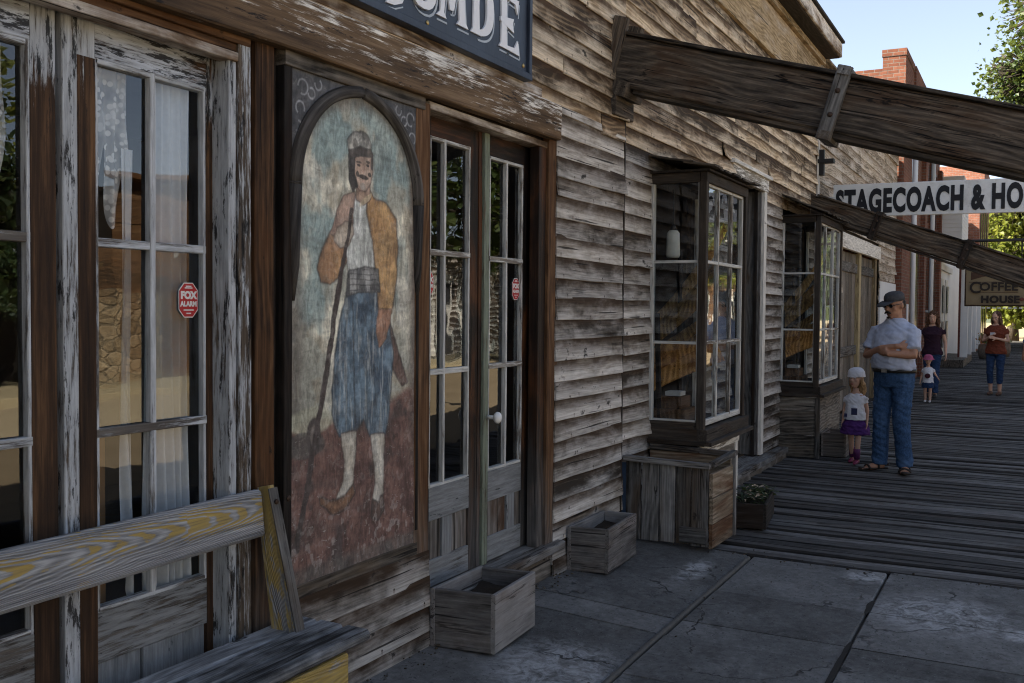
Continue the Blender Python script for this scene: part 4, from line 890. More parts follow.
# ================================================================ hanging signs
sg=thing('stagecoach_sign','long white board sign with bold black capitals hung across the boardwalk','sign',(13.5,-1.6,2.8))
m=N('white_sign_board'); gc=m.attr('gc'); n=m.noise(m.map(gc,(2,40,40)),1,6,.65); bl=m.noise(m.pos(),5,6,.7); c=m.mix(m.ss(bl,.5,.75,0,.6),(.60,.61,.61),(.38,.37,.35)); c=m.mix(m.ss(n,.62,.75,0,.6),c,(.25,.24,.22)); wsb=m.principled(c,.7,m.bump(n,.3,.003))
mb=MB(); mb.board((13.5,-.105,3.04),(13.5,-3.15,3.02),.42,.035,ZA,ch=.006,warp=.004,segs=8); mb.build('board',wsb,sg)
ink=plain('sign_black',(.006,.0065,.010),.6,0,.2,40)
text_obj('letters','STAGECOACH & HORSE',.405,ink,sg,SIDE(13.478,-.14,2.885),sx=.530,bold=.020,extr=.003,spacing=1.12)
mb=MB()
mb.box((13.505,-.14,2.95),(13.53,.01,3.10)); mb.build('hanger',wsb,sg)
cs=thing('coffee_sign','cream and brown coffee house sign hung low over the far boardwalk','sign',(23,-1.76,1.70))
crm=plain('cream_board',(.18,.14,.08),.7,0,.2,5); dbr=plain('dark_brown_paint',(.055,.028,.016),.7); ctxt=plain('coffee_black',(.018,.013,.010),.7)
Sg=Sash((23,0,0),-YA,-XA)
mb=MB(); Sg.horz(mb,1.20,2.36,1.735,2.50,t=.05); mb.build('board',crm,cs)
mb=MB(); Sg.horz(mb,1.19,2.37,1.72,1.755,t=.07); Sg.horz(mb,1.19,2.37,2.49,2.53,t=.07); Sg.vert(mb,1.185,1.215,1.73,2.5,t=.07); Sg.vert(mb,2.345,2.375,1.73,2.5,t=.07); mb.build('board_frame',dbr,cs)
mb=MB(); pts=[]
n=14; top=[];bot=[]
for k in range(n+1):
    u=1.30+.96*k/n; top.append((u,2.44)); bot.append((u,2.27+.10*math.sin(PI*k/n)))
for k in range(n): mb.quad([Sg.P(bot[k][0],bot[k][1],.003),Sg.P(bot[k+1][0],bot[k+1][1],.003),Sg.P(top[k+1][0],top[k+1][1],.003),Sg.P(top[k][0],top[k][1],.003)])
Sg.horz(mb,1.26,2.30,2.225,2.238,t=.004,w=.004); Sg.horz(mb,1.45,2.2,2.008,2.018,t=.004,w=.004); mb.build('ornament',dbr,cs)
text_obj('letters','C',.34,ctxt,cs,SIDE(22.97,-1.275,2.0),sx=.95,bold=.007,extr=.002)
text_obj('letters','OFFEE',.235,ctxt,cs,SIDE(22.97,-1.47,2.055),sx=1.08,bold=.007,extr=.002,spacing=1.05)
text_obj('letters','HOUSE',.20,ctxt,cs,SIDE(22.97,-1.50,1.80),sx=1.06,bold=.011,extr=.002,spacing=1.10)
mb=MB(); mb.ell((22.968,-2.27,1.875),(.006,.05,.035),10,6); mb.build('bean_mark',M['red_trim'],cs)
mb=MB()
for k in range(9): Sg.horz(mb,1.52+k*.10,1.585+k*.10,1.675,1.70,t=.012)
mb.build('fringe',M['whitewall'],cs)
mb=MB()
for yy in (-1.3,-2.25): mb.tube([(23,yy,2.5),(23,yy,3.1)],.012,6)
mb.tube([(23,-.09,3.1),(23,-2.9,3.1)],.03,8); mb.build('hanger',M['black'],cs)

# ================================================================ bench
bn=thing('bench','old grey plank bench with worn yellow paint in front of the glazed doors','bench',(2.0,-.2,0))
def bench_mat(name,amt,grain=True):
    m=N(name); gc=m.attr('gc'); rn=m.attr('rn',True); f1=m.noise(m.map(gc,(2.2,80,80)),1,8,.7); s=m.sep(gc)
    # cathedral figure: nested parabolas about a heart line
    xx=m.math('SUBTRACT',m.math('MODULO',m.math('ADD',s[0],50.0),2.3),.95)
    wv=m.noise(m.map(gc,(3,9,1)),1,3,.5); yy=m.math('ADD',m.math('SUBTRACT',s[1],.100),m.math('MULTIPLY_ADD',wv,.03,-.015))
    r=m.math('ADD',m.math('MULTIPLY',xx,.42),m.math('MULTIPLY',m.math('MULTIPLY',yy,yy),62.0)); r=m.math('ADD',r,m.math('MULTIPLY_ADD',m.noise(m.map(gc,(2.2,14,3)),1,3,.5),.12,-.06))
    w=m.math('MULTIPLY_ADD',m.math('SINE',m.math('MULTIPLY',r,135.0)),.5,.5); w=m.math('POWER',w,1.4)
    t=m.math('ADD',m.math('MULTIPLY',f1,.8),m.math('MULTIPLY_ADD',w,.15,-.06)); c=m.ramp(t,[(.22,(.075,.076,.079)),(.45,(.30,.302,.306)),(.70,(.60,.60,.60))])
    b=m.noise(m.map(gc,(3.0,9,3),(2,1,0)),1,4,.6); b2=m.noise(m.map(gc,(14,60,9)),1,8,.75)
    k=m.math('ADD',m.math('MULTIPLY',w,-.24 if grain else .0),m.math('ADD',m.math('MULTIPLY',b,.80),m.math('MULTIPLY',b2,.55)))
    if grain: k=m.math('ADD',k,m.ss(m.math('ABSOLUTE',yy),.012,.075,.08,-.16))
    k=m.math('MULTIPLY',m.ss(k,.775-amt*.3,.835-amt*.3),m.ss(f1,.2,.6,.35,1))
    y=m.mix(f1,(.24,.16,.04),(.55,.39,.09)); c=m.mix(m.math('MULTIPLY',k,.92),c,y)
    h=m.math('ADD',m.math('MULTIPLY',w,.7),m.math('MULTIPLY',f1,.4)); return m.principled(c,.75,m.bump(h,.6,.005),.25)
bm1=bench_mat('bench_back_wood',.54); bm2=bench_mat('bench_apron_paint',.70,False); bm3=bench_mat('bench_upright_paint',.50,False)
mb=MB(); mb.board((.55,-.075,.865),(2.655,-.033,.865),.165,.042,V(0,.12,1),ch=.010,warp=.003,rn=.5,segs=30,endj=.006); o=mb.build('backrest',bm1,bn)
# make the figure of the plank fall where the paint survives
gca=o.data.attributes['gc']; arr=np.zeros(len(o.data.vertices)*3,dtype=np.float32); gca.data.foreach_get('vector',arr); arr=arr.reshape(-1,3); arr[:,0]-=arr[:,0].min(); arr[:,0]+=.55-50+46.0; gca.data.foreach_set('vector',arr.ravel())
mb=MB()
for X in (2.69,.60): mb.board((X,-.135,.445),(X,-.028,.955),.115,.045,YA,ch=.008,taper=.62,rn=.4)
up_=mb.each('upright',bm3,bn)
mb=MB(); mb.board((2.69,-.196,.447),(2.69,-.0665,.953),.006,.0455,YA,ch=.001,rn=.4); mb.build('edge_strip',M['greywood'],bn)
mb=MB(); mb.ell((2.72,-.115,.915),(.012,.006,.012),8,6); mb.ell((2.69,-.085,.905),(.010,.008,.010),8,6); mb.build('bolt',M['iron'],bn)
sm_=wood('bench_seat_wood',(.035,.035,.035),(.20,.202,.205),(.45,.455,.46),ring=.2,black=.30,white=(.36,.37,.38),white_amt=.25,bumps=.9)
mb=MB()
ys=[-.045,-.165,-.285,-.40]
for a,b in zip(ys,ys[1:]): mb.board((.5,(a+b)/2,.437),(2.83+random.uniform(-.01,.012),(a+b)/2,.437),abs(b-a)-.004,.042,YA,ch=.012,warp=.003,endj=.012,segs=14)
mb.build('seat',sm_,bn)
mb=MB(); mb.board((.55,-.365,.325),(2.72,-.365,.325),.155,.03,ZA,ch=.006,rn=.5); mb.board((2.70,-.05,.325),(2.70,-.345,.325),.155,.03,ZA,rn=.6); mb.build('apron',bm2,bn)
mb=MB()
for X in (2.60,.65):
    for yy in (-.08,-.33): mb.board((X,yy,.02),(X,yy,.40),.07,.07,XA,ch=.005)
mb.each('leg',M['greywood'],bn)

# ================================================================ boxes along the wall
def open_box(name,label,cat,corners,h,t=.022,mat=None,soil=.75,skew=(0,0,0,0),group=None,z0=.035):
    """corners: four ground points, counter-clockwise from above"""
    c=sum((Vector((*p,0)) for p in corners),V(0,0,0))/4; c.z=z0; th=thing(name,label,cat,tuple(c),group=group)
    mb=MB()
    for i in range(4):
        a=V(*corners[i],z0); b=V(*corners[(i+1)%4],z0); d=(b-a).normalized(); nrm=V(d.y,-d.x,0)
        if i%2: a=a+d*t; b=b-d*t
        za=h+skew[i]; n=1
        for k in range(n): 
            hh=za/n; mb.board(a-nrm*t/2+ZA*(.008+hh*(k+.5)),b-nrm*t/2+ZA*(.008+hh*(k+.5)),hh-.003,t,ZA,ch=.004,warp=.002,rn=random.uniform(.2,.9))
    mb.build('side_board',mat or M['crate'],th)
    mb=MB(); P=[V(*p,z0) for p in corners]; ins=[p+(c-p)*.06+ZA*(h*soil) for p in P]
    N_=10; vs=[];fs=[]
    for i in range(N_):
        for j in range(N_):
            u,v=i/(N_-1),j/(N_-1); p=(ins[0]*(1-u)+ins[1]*u)*(1-v)+(ins[3]*(1-u)+ins[2]*u)*v
            vs.append(p+ZA*(.03*mnoise.noise((p.x*9,p.y*9,3)))) 
    for i in range(N_-1):
        for j in range(N_-1): fs.append((i*N_+j,(i+1)*N_+j,(i+1)*N_+j+1,i*N_+j+1))
    mb.add(vs,fs,vs,.5,True); mb.build('soil',M['soil'],th)
    return th
open_box('planter_box','square grey wooden planter box beside the mural, nearest to the bench','planter box',[(3.835,-.350),(4.281,-.328),(4.25,-.033),(3.79,-.034)],.272,group='grey wooden planter boxes')
open_box('planter_box','square grey wooden planter box standing between the door step and the tall bin','planter box',[(5.335,-.283),(5.860,-.259),(5.84,-.035),(5.30,-.035)],.265,group='grey wooden planter boxes')
pb=open_box('planter_box','low dark planter box with flowers in front of the nearer shop window','planter box',[(7.13,-.78),(7.73,-.70),(7.70,-.46),(7.10,-.54)],.185,mat=M['darkwood'],soil=.9,group='grey wooden planter boxes',z0=.0)
cr=open_box('small_crate','small brown crate beside the little girl under the farther shop window','crate',[(11.10,-.70),(11.55,-.70),(11.55,-.44),(11.10,-.44)],.26,mat=M['brownwood'],soil=.8,z0=0)
# flowers in the low planter
pl=thing('bedding_plants','low tuft of small leaves and pale flowers in the dark planter box','plants',(7.42,-.62,.16))
mb=MB(); mf=MB()
for k in range(420):
    u,v=random.random(),random.random(); p=V(7.14+.54*u,-.75+.05*u+.22*v,.165); h=random.uniform(.01,.10)*(1-.5*abs(u-.5))
    q=p+V(random.uniform(-.03,.03),random.uniform(-.04,.03),h); s=random.uniform(.012,.026); a=random.uniform(0,6.28); d1=V(math.cos(a),math.sin(a),random.uniform(-.3,.5))*s; d2=V(-math.sin(a),math.cos(a),random.uniform(-.3,.5))*s*.6
    (mf if random.random()<.10 else mb).quad([q-d1,q-d2,q+d1,q+d2])
mb.build('leaves',M['leaf_dark'],pl); mf.build('flower',plain('pale_petals',(.55,.42,.30),.7),pl)
BIN_SHIFT=V(-.105,-.03,.022)
# tall bin under the bay
bi=thing('wooden_bin','tall open bin of rough upright boards under the nearer shop window','bin',(6.56,-.3,0))
mb=MB(); ys=[-.012,-.125,-.25,-.365,-.47,-.588]
for a,b in zip(ys,ys[1:]):
    mb.board((6.335+random.uniform(-.004,.004),(a+b)/2,.03+random.uniform(0,.01)),(6.345,(a+b)/2+.004,.565),abs(b-a)-.007,.022,YA,warp=.004,endj=.006,segs=6,ch=.004)
mb.build('side_board',M['greywood'],bi)
mb=MB(); mb.board((6.32,-.40,.10),(6.32,-.575,.10),.105,.018,ZA,warp=.003); mb.board((6.328,-.005,.578),(6.318,-.60,.565),.035,.05,ZA,warp=.006,segs=6); mb.board((6.34,-.60,.573),(6.82,-.625,.595),.035,.04,ZA,warp=.004); mb.board((6.80,-.60,.585),(6.80,-.02,.60),.035,.04,ZA); mb.each('rim',M['greywood'],bi)
mb=MB()
for k,(z,h) in enumerate(((.09,.155),(.255,.165),(.425,.16))): mb.board((6.335,-.602,z+.01),(6.775,-.618,z+.01),h,.022,ZA,warp=.004,endj=.01,rn=.3+.3*k)
mb.board((6.80,-.60,.30),(6.80,-.02,.30),.54,.02,ZA); mb.build('front_board',wood('bin_front_wood',(.07,.055,.04),(.22,.185,.14),(.42,.38,.32),stain=(.10,.045,.018),stain_amt=.6,ring=.3,black=.1),bi)
mb=MB(); mb.board((6.80,-.632,.03),(6.775,-.632,.60),.035,.02,XA,warp=.004); mb.build('corner_batten',M['greywood'],bi)
bi.location=bi.location+BIN_SHIFT
# folded blue tarp behind the bin
tp=MB(); 
for k in range(5): tp.board((6.235+.012*k,-.035-.008*k,.22+.02*k),(6.250+.012*k,-.045-.006*k,.56-.012*k),.11-.008*k,.012,YA,warp=.02,segs=8,ch=.004)
tag(tp.build('folded_tarp',cloth('blue_tarp',(.05,.075,.12),.1),None),'dark blue folded tarp tucked between the wall and the tall bin','tarp')

# ================================================================ behind the glass
def curtain(name,label,x0,x1,z0,z1,y,mat,waves=7,amp=.02,tip=None):
    nx,nz=60,24; vs=[];fs=[]
    for j in range(nz+1):
        for i in range(nx+1):
            u=i/nx; v=j/nz; x=x0+(x1-x0)*u; z=z1+(z0-z1)*v
            if tip is not None: z=z1+(z0-z1)*v*(tip(u))
            vs.append((x+.006*math.sin(v*5+u*9),y+amp*math.sin(u*waves*2*PI+.8*math.sin(v*3))*(.4+.6*v)+.012*mnoise.noise((u*4,v*3,1)),z))
    for j in range(nz):
        for i in range(nx): a=j*(nx+1)+i; fs.append((a,a+1,a+nx+2,a+nx+1))
    m=MB(); m.add(vs,fs,vs,.5,True); o=m.build(name,mat,None); 
    tag(o,label,'curtain'); return o
curtain('curtain','white gathered curtain behind the right-hand panes of the tall left door',2.315,2.50,.5,2.42,.145,M['curtain'],5,.022)
curtain('curtain_strip','narrow strip of white curtain behind the middle glazing bar of the left door',2.222,2.262,.55,2.10,.15,M['curtain'],2,.008,tip=lambda u:.8+.2*u)
tipf=lambda u: .55+.45*abs(math.sin(u*PI*2.0+.5))**1.0
curtain('lace_curtain','scalloped lace valance in the upper pane of the tall left door',2.07,2.26,1.84,2.44,.16,M['lace'],4,.010,tip=tipf)
curtain('lace_curtain','lace valance in the upper pane at the far left edge of the shop front',1.34,1.82,1.84,2.44,.155,M['lace'],6,.010,tip=lambda u:.6+.4*abs(math.sin(u*PI*3)))
cb=MB(); cb.box((2.05,.22,.42),(2.215,.235,1.18),along=2); tag(cb.build('backing_panel',M['cardboard'],None),'brown board standing behind the lower pane of the tall left door','board')
cb=MB(); cb.box((1.34,.22,.42),(1.80,.235,1.17),along=2); tag(cb.build('backing_panel',M['cardboard'],None),'wide brown board behind the lower pane at the far left edge','board')
# display in bay 1: hay-coloured wagon boards, lantern, small chair-like frame
straw=wood('golden_wood',(.20,.11,.045),(.50,.31,.13),(.70,.50,.27),ring=.5,stain=(.2,.1,.04),stain_amt=.2)
def slat_rack(label,x0,zl,y0):
    t=thing('slat_rack',label,'rack',(x0,y0,.72)); mb=MB()
    for k,(dz,wd,xx,rise,bow) in enumerate(((0,.045,.15,.50,.05),(.10,.055,.24,.62,.09),(-.05,.06,.34,.42,.10),(.20,.04,.42,.72,.04),(-.12,.11,.50,.36,.12),(.30,.05,.58,.9,.02))):
        rings=[]
        for q in range(15):
            u=q/14; rings.append(((x0+xx+.05*math.sin(u*3),.42-.76*u,zl-.08+dz+rise*u*u*.55+rise*.45*u+bow*math.sin(PI*u)),V(0,.45,.9).normalized()*wd*(.7+.4*math.sin(PI*u)),V(1,.1,0)*.012))
        mb.loft(rings,10,rn=.15+.15*k)
    mb.build('slat',straw,t)
    mb=MB(); mb.board((x0+.1,y0+.05,.72),(x0+.1,y0+.08,zl+.45),.04,.03,XA); mb.board((x0+.62,y0+.05,.72),(x0+.62,y0+.08,zl+.95),.04,.03,XA); mb.build('stand',M['darkwood'],t)
    return t
slat_rack('rack of curved golden slats behind the side panes of the nearer shop window',6.92,1.12,-.05)
slat_rack('rack of golden slats displayed inside the farther shop window',11.15,1.15,-.05)
ln=thing('lantern','pale cylindrical lantern hanging inside the nearer shop window','lantern',(6.98,-.10,1.98))
mb=MB(); mb.tube([(6.98,-.10,1.98),(6.98,-.10,2.00),(6.98,-.10,2.16),(6.98,-.10,2.18)],[.045,.052,.046,.03],14); mb.build('shade',plain('lantern_shade',(.62,.60,.52),.5),ln)
mb=MB(); mb.tube([(6.98,-.10,2.18),(6.98,-.10,2.48)],.006,6); mb.tube([(6.98,-.10,2.175),(6.98,-.10,2.23)],[.03,.008],10); mb.build('hanger',M['black'],ln)
def clutter(x,label):
    t=thing('display_box',label,'box',(x,0,.72)); mb=MB(); mb.box((x,-.2,.725),(x+.32,.05,.86),along=0); mb.box((x+.03,-.16,.862),(x+.26,.02,.95),along=0); mb.build('body',M['brownwood'],t)
    mb=MB(); mb.box((x+.08,-.14,.952),(x+.2,-.02,.985),along=0); mb.build('lid',M['offwhite'],t); return t
clutter(7.0,'dark stacked boxes on the sill of the nearer shop window'); clutter(11.2,'stacked boxes on the sill of the farther shop window')
# ================================================================ second shop (pale planks)
b=thing('plank_shop','pale plank-fronted shop with a recessed double doorway beyond the second bay window','shop',(17,0,0))
OPB=[(14.85,18.75,-.1,2.76)]
mb=MB(); siding(mb,12.90,21.12,0.0,4.55,.155,.004,OPB,seg=(1.5,4),broken=.18,warp=.012); mb.build('siding',M['siding_pale'],b)
mb=MB(); sheet_with_holes(mb,12.9,21.15,0,4.7,.04,[(14.95,18.65,.05,2.55)]); mb.box((12.95,.07,4.4),(21.1,7,4.48),ch=0); mb.box((12.95,6.9,0),(21.1,7,4.4),ch=0); mb.build('roof',M['roofing'],b)
mb=MB(); mb.board((12.9,-.015,4.64),(21.1,-.015,4.60),.20,.04,ZA,warp=.02,segs=24); mb.board((12.9,-.06,4.755),(21.1,-.06,4.72),.14,.03,YA,warp=.01); mb.build('cornice',M['siding_pale'],b)
mb=MB(); mb.board((12.885,-.02,0),(12.885,-.02,4.7),.05,.03,XA,warp=.004); mb.build('corner_board',M['siding'],b)
S=Sash((0,0,0),XA,-YA)
mb=MB(); S.horz(mb,14.75,18.75,2.52,2.74,t=.06,w=.03,warp=.01); mb.build('door_head',M['trimwhite'],b)
mb=MB()
for u in (14.9,16.78,18.62): S.vert(mb,u-.10,u+.10,.05,2.52,t=.16,w=-.02)
mb.each('door_post',M['yellowframe'],b)
S=Sash((0,.08,0),XA,-YA)
for (p,q) in ((15.0,16.68),(16.88,18.52)):
    mb=MB(); mm=(p+q)/2
    for k in range(5): S.vert(mb,p+(q-p)*k/5+.004,p+(q-p)*(k+1)/5-.004,.08,2.5,t=.035,warp=.003)
    d=mb.build('door',M['basewood'],b); mb=MB(); S.horz(mb,p,q,.9,1.05,t=.03,w=.03); S.horz(mb,p,q,2.2,2.35,t=.03,w=.03); mb.build('door_rail',M['greywood'],d)
S=Sash((0,0,0),XA,-YA)
mb=MB(); S.horz(mb,18.78,21.05,1.1,2.14,t=.03,w=.035); mb.build('notice_panel',M['whitewall'],b)
mb=MB(); mb.box((12.78,-.22,3.45),(12.90,-.03,3.50),along=1); mb.box((12.80,-.10,3.30),(12.88,-.03,3.62),along=2); mb.build('wall_bracket',M['black'],b)

# ================================================================ brick building
bk=thing('brick_building','two-storey red brick building with pilasters and a raised parapet block beyond the plank shop','building',(26,0,0))
mb=MB()
for (x0,x1,y,z1) in ((21.2,22.75,-.12,6.85),(22.75,31.0,-.02,6.45)): mb.box((x0,y,0),(x1,1.2,z1),ch=0) if x0>22 else mb.box((x0,y,0),(x1,.32,z1),ch=0)
mb.box((21.25,.325,0),(22.7,9,6.5),ch=0); mb.box((22.75,1.2,0),(31,9,5.9),ch=0)
for x in (25.9,28.0,30.5): mb.box((x,-.12,0),(x+.55,-.02,5.6),ch=0)
mb.build('wall',M['brick'],bk)
mb=MB()
for k,(o,z) in enumerate(((.06,6.0),(.10,6.12),(.15,6.24))): mb.box((22.76,-.12-o,z),(31,-.02,z+.118),ch=0)
mb.box((21.185,-.135,6.72),(22.77,.335,6.86),ch=0); mb.box((22.78,-.16,6.40),(31.05,.4,6.84),ch=0); mb.build('brick_cornice',M['brick'],bk)
mb=MB()
for (x0,x1,z0,z1) in ((23.4,25.6,.3,3.0),(26.8,27.8,.3,3.0),(28.8,30.3,.3,3.0),(23.5,24.9,3.9,5.4),(26.8,27.8,3.9,5.4),(28.9,30.2,3.9,5.4)): mb.box((x0,-.03,z0),(x1,-.021,z1),ch=0)
w=mb.build('window',plain('dark_pane',(.02,.02,.022),.15,0,.1,spec=.6),bk)
mb=MB()
for x in (22.95,27.35): mb.tube([(x,-.16,.1),(x,-.16,3.2),(x,-.16,5.8)],.055,8); mb.tube([(x,-.16,1.6),(x,-.02,1.6)],.03,6)
mb.each('downspout',M['whitewall'],bk)
mb=MB(); S=Sash((0,-.14,0),XA,-YA); S.vert(mb,22.2,22.45,.0,1.75,t=.05); mb.build('side_post',M['whitewall'],bk)

# ================================================================ white building and porch
wb=thing('white_building','white painted shop with a jutting clapboard bay and slender red-edged porch columns','building',(36,0,0))
mb=MB(); mb.box((31.05,-.02,0),(44.5,9,5.4),ch=0); mb.build('wall',M['whitewall'],wb)
mb=MB(); z=3.42
while z<5.3: mb.board((30.99,-.06,z+.06),(30.99,-.62,z+.06),.125,.02,ZA,wedge=.01); mb.board((31.0,-.63,z+.06),(34,-.63,z+.06),.125,.02,ZA,wedge=.01); z+=.12
mb.box((31.01,-.61,3.40),(34,-.02,5.35),ch=0); mb.build('upper_bay',M['whitewall'],wb)
mb=MB(); mb.box((30.95,-.66,3.30),(34.1,-.02,3.42),ch=0); mb.box((30.93,-.68,5.35),(34.1,-.02,5.48),ch=0)
mb.box((31.02,-.10,2.85),(36,-.03,3.02),ch=0); mb.build('trim',M['offwhite'],wb)
mb=MB(); S=Sash((0,-.05,0),XA,-YA); S.vert(mb,32.3,33.2,.25,2.6,t=.05); S.vert(mb,33.9,34.8,.25,2.6,t=.05); dd=mb.build('door',M['offwhite'],wb)
mb=MB(); S=Sash((0,-.082,0),XA,-YA)
for u in (32.45,34.05): S.vert(mb,u,u+.6,1.55,2.4,t=.01); S.vert(mb,u,u+.6,.5,1.3,t=.01)
mb.build('pane',plain('dark_glass',(.02,.022,.025),.15,spec=.6),dd)
mb=MB(); mb.box((31.0,-.75,0),(35.8,-.03,.22),ch=0); mb.build('plinth',M['basewood'],wb)
for k,x in enumerate((29.0,30.9,33.0)):
    pass
cm=MB(); rm=MB()
for x,y in ((33.0,-.62),(35.4,-.62),(38.2,-.62),(41.5,-.62)):
    cm.board((x,y,.2),(x,y,3.3),.26,.26,XA); rm.board((x+.17,y-.02,.2),(x+.17,y-.02,3.3),.08,.10,XA); rm.board((x-.16,y+.10,.2),(x-.16,y+.10,3.3),.04,.06,XA)
cm.each('column',M['whitewall'],wb); rm.each('column_edge',M['red_trim'],wb)
fb=thing('far_brick_store','farther red brick store with tall narrow windows at the end of the boardwalk','building',(48,0,0))
mb=MB(); mb.box((44.6,-.5,0),(54,9,7.6),ch=0); mb.box((44.5,-.65,7.0),(54,-.45,7.7),ch=0); mb.build('wall',M['oldbrick'],fb)
mb=MB()
for x in (45.4,47.4,49.4,51.4): mb.box((x,-.53,3.9),(x+.8,-.49,6.2),ch=0); mb.box((x,-.53,.6),(x+1.2,-.49,2.8),ch=0)
mb.build('window',plain('dark_window_glass',(.02,.02,.022),.15,spec=.6),fb)
mb=MB(); mb.box((44.62,-2.6,2.95),(53.5,-.52,3.05),ch=0)
for x in (45.2,48.0,51,53.2): mb.board((x,-2.5,0),(x,-2.5,2.95),.12,.12,XA)
mb.build('porch',M['greywood'],fb)
# a few background posts and a stall with an orange flower tub near the porch
for (x,y) in ((37.2,-1.15),(39.5,-1.55)):
    t=thing('porch_barrel','wooden half barrel with orange flowers by the white porch' if y>-1.3 else 'second flower barrel farther along the boardwalk','barrel',(x,y,0))
    mb=MB(); mb.tube([(x,y,0),(x,y,.25),(x,y,.5)],[.24,.30,.27],14); mb.build('tub',M['brownwood'],t)
    mb=MB()
    for k in range(160):
        a=random.uniform(0,6.28); r=random.uniform(0,.33); q=V(x+r*math.cos(a),y+r*math.sin(a),.5+random.uniform(0,.38)); s=.05
        mb.quad([q+V(random.uniform(-s,s),random.uniform(-s,s),random.uniform(-s,s)) for _ in range(4)])
    mb.build('flowers',leaf_mat('orange_flower_leaf',[(.2,(.03,.05,.015)),(.55,(.08,.09,.02)),(.8,(.35,.10,.02))]),t)

# ================================================================ ground
mb=MB()
def sheet(mb,x0,x1,y0,y1,z,n=1): mb.add([(x0,y0,z),(x1,y0,z),(x1,y1,z),(x0,y1,z)],[(0,1,2,3)],[(x0,y0,0),(x1,y0,0),(x1,y1,0),(x0,y1,0)],.5)
sheet(mb,-300,900,-500,500,-.26); structure(mb.build('ground',M['terrain']))
mb=MB(); sheet(mb,-80,240,-13.6,-3.55,-.245); structure(mb.build('street',M['street']))
mb=MB(); mb.box((-20,-15.9,-.3),(140,-13.6,-.10),ch=.01); structure(mb.build('far_pavement',M['terrain']))
# concrete flags
mb=MB(); xs=[-6,-4.2,-2.4,-.6,1.1,2.3,3.25,4.02,4.60,4.87,5.485,6.36]
for (ya,yb,cut) in ((.12,-.842,None),(-.880,-1.700,None),(-1.714,-2.60,None),(-2.63,-3.5,None)):
    sk=random.uniform(-.02,.02)
    for a,b_ in zip(xs,xs[1:]):
        dz=random.uniform(-.006,0)+(.029 if ya>0 else 0); mb.board((a+.004,(ya+yb)/2,-.06+dz),(b_-.004+ (.03 if b_>6 and ya<-1 else 0),(ya+yb)/2,-.06+dz+random.uniform(-.003,.003)),abs(yb-ya),.12,V(0,1,.056 if ya>0 else 0),ch=.008,endj=.006)
mb.box((-6,-3.5,-.28),(6.38,.1,-.125),ch=0); structure(mb.build('pavement',M['concrete']))
mb=MB(); mb.board((-6,-.861,-.016),(6.30,-.861,-.014),.026,.05,YA,warp=.005,segs=60,ch=.01); structure(mb.build('pavement_strip',plain('pale_grout',(.095,.09,.082),.9,0,.35,30)))
mb=MB(); mb.board((-6,-1.71,-.05),(6.3,-1.71,-.05),.045,.05,YA,warp=.004,segs=50); structure(mb.build('pavement_joint',plain('dirt_joint',(.03,.026,.022),.95,0,.4,30)))
mb=MB()
for (xa,xb,w_) in ((5.42,5.70,.015),(4.1,4.93,.013)):
    n=26; top=[];bot=[]
    for k in range(n+1):
        u=k/n; x=xa+(xb-xa)*u; e=math.sin(PI*u)**.4; top.append(V(x,-1.706+w_*e*(1+.5*mnoise.noise((x*9,1,2))),.0035)); bot.append(V(x,-1.708-w_*e*(1+.5*mnoise.noise((x*8,7,2))),.0035))
    for k in range(n): mb.add([bot[k],bot[k+1],top[k+1],top[k]],[(0,1,2,3)],[bot[k],bot[k+1],top[k+1],top[k]],.5)
structure(mb.build('pavement_dirt',plain('dirt_fill',(.022,.02,.018),.95,0,.4,60)))
# grit and leaf litter at the foot of the wall
mb=MB()
for k in range(420):
    x=random.uniform(2.6,6.9); y=-abs(random.gauss(0,.05))-.02; x+=.25*mnoise.noise((k*.13,2,3))
    if random.random()<.12: y=-.87+random.gauss(0,.09)
    if random.random()<.25: x=6.35+random.gauss(0,.05); y=random.uniform(-2.6,0)
    s=random.uniform(.002,.009)*(1.8 if random.random()<.06 else 1); c=V(x,y,s*.35+(.055*(1+y/.86) if y>-.84 and x<6.35 else 0)); mb.ell(c,(s,s*random.uniform(.5,1),s*.5),5,3,rn=random.random())
o=mb.build('debris',wood('litter',(.03,.024,.018),(.09,.075,.055),(.22,.19,.15)),None); o['kind']='stuff'
# boardwalk of loose planks
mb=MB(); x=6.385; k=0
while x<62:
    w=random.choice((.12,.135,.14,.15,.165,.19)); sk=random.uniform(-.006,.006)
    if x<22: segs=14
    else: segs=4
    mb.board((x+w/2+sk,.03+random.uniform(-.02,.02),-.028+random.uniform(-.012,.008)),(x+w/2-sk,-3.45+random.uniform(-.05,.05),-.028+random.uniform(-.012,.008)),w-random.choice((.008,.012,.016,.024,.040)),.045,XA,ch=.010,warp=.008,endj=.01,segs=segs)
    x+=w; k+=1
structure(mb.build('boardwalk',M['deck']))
mb=MB(); mb.box((6.38,-3.5,-.30),(62,.2,-.10),ch=0); structure(mb.build('boardwalk_bearers',M['darkwood']))

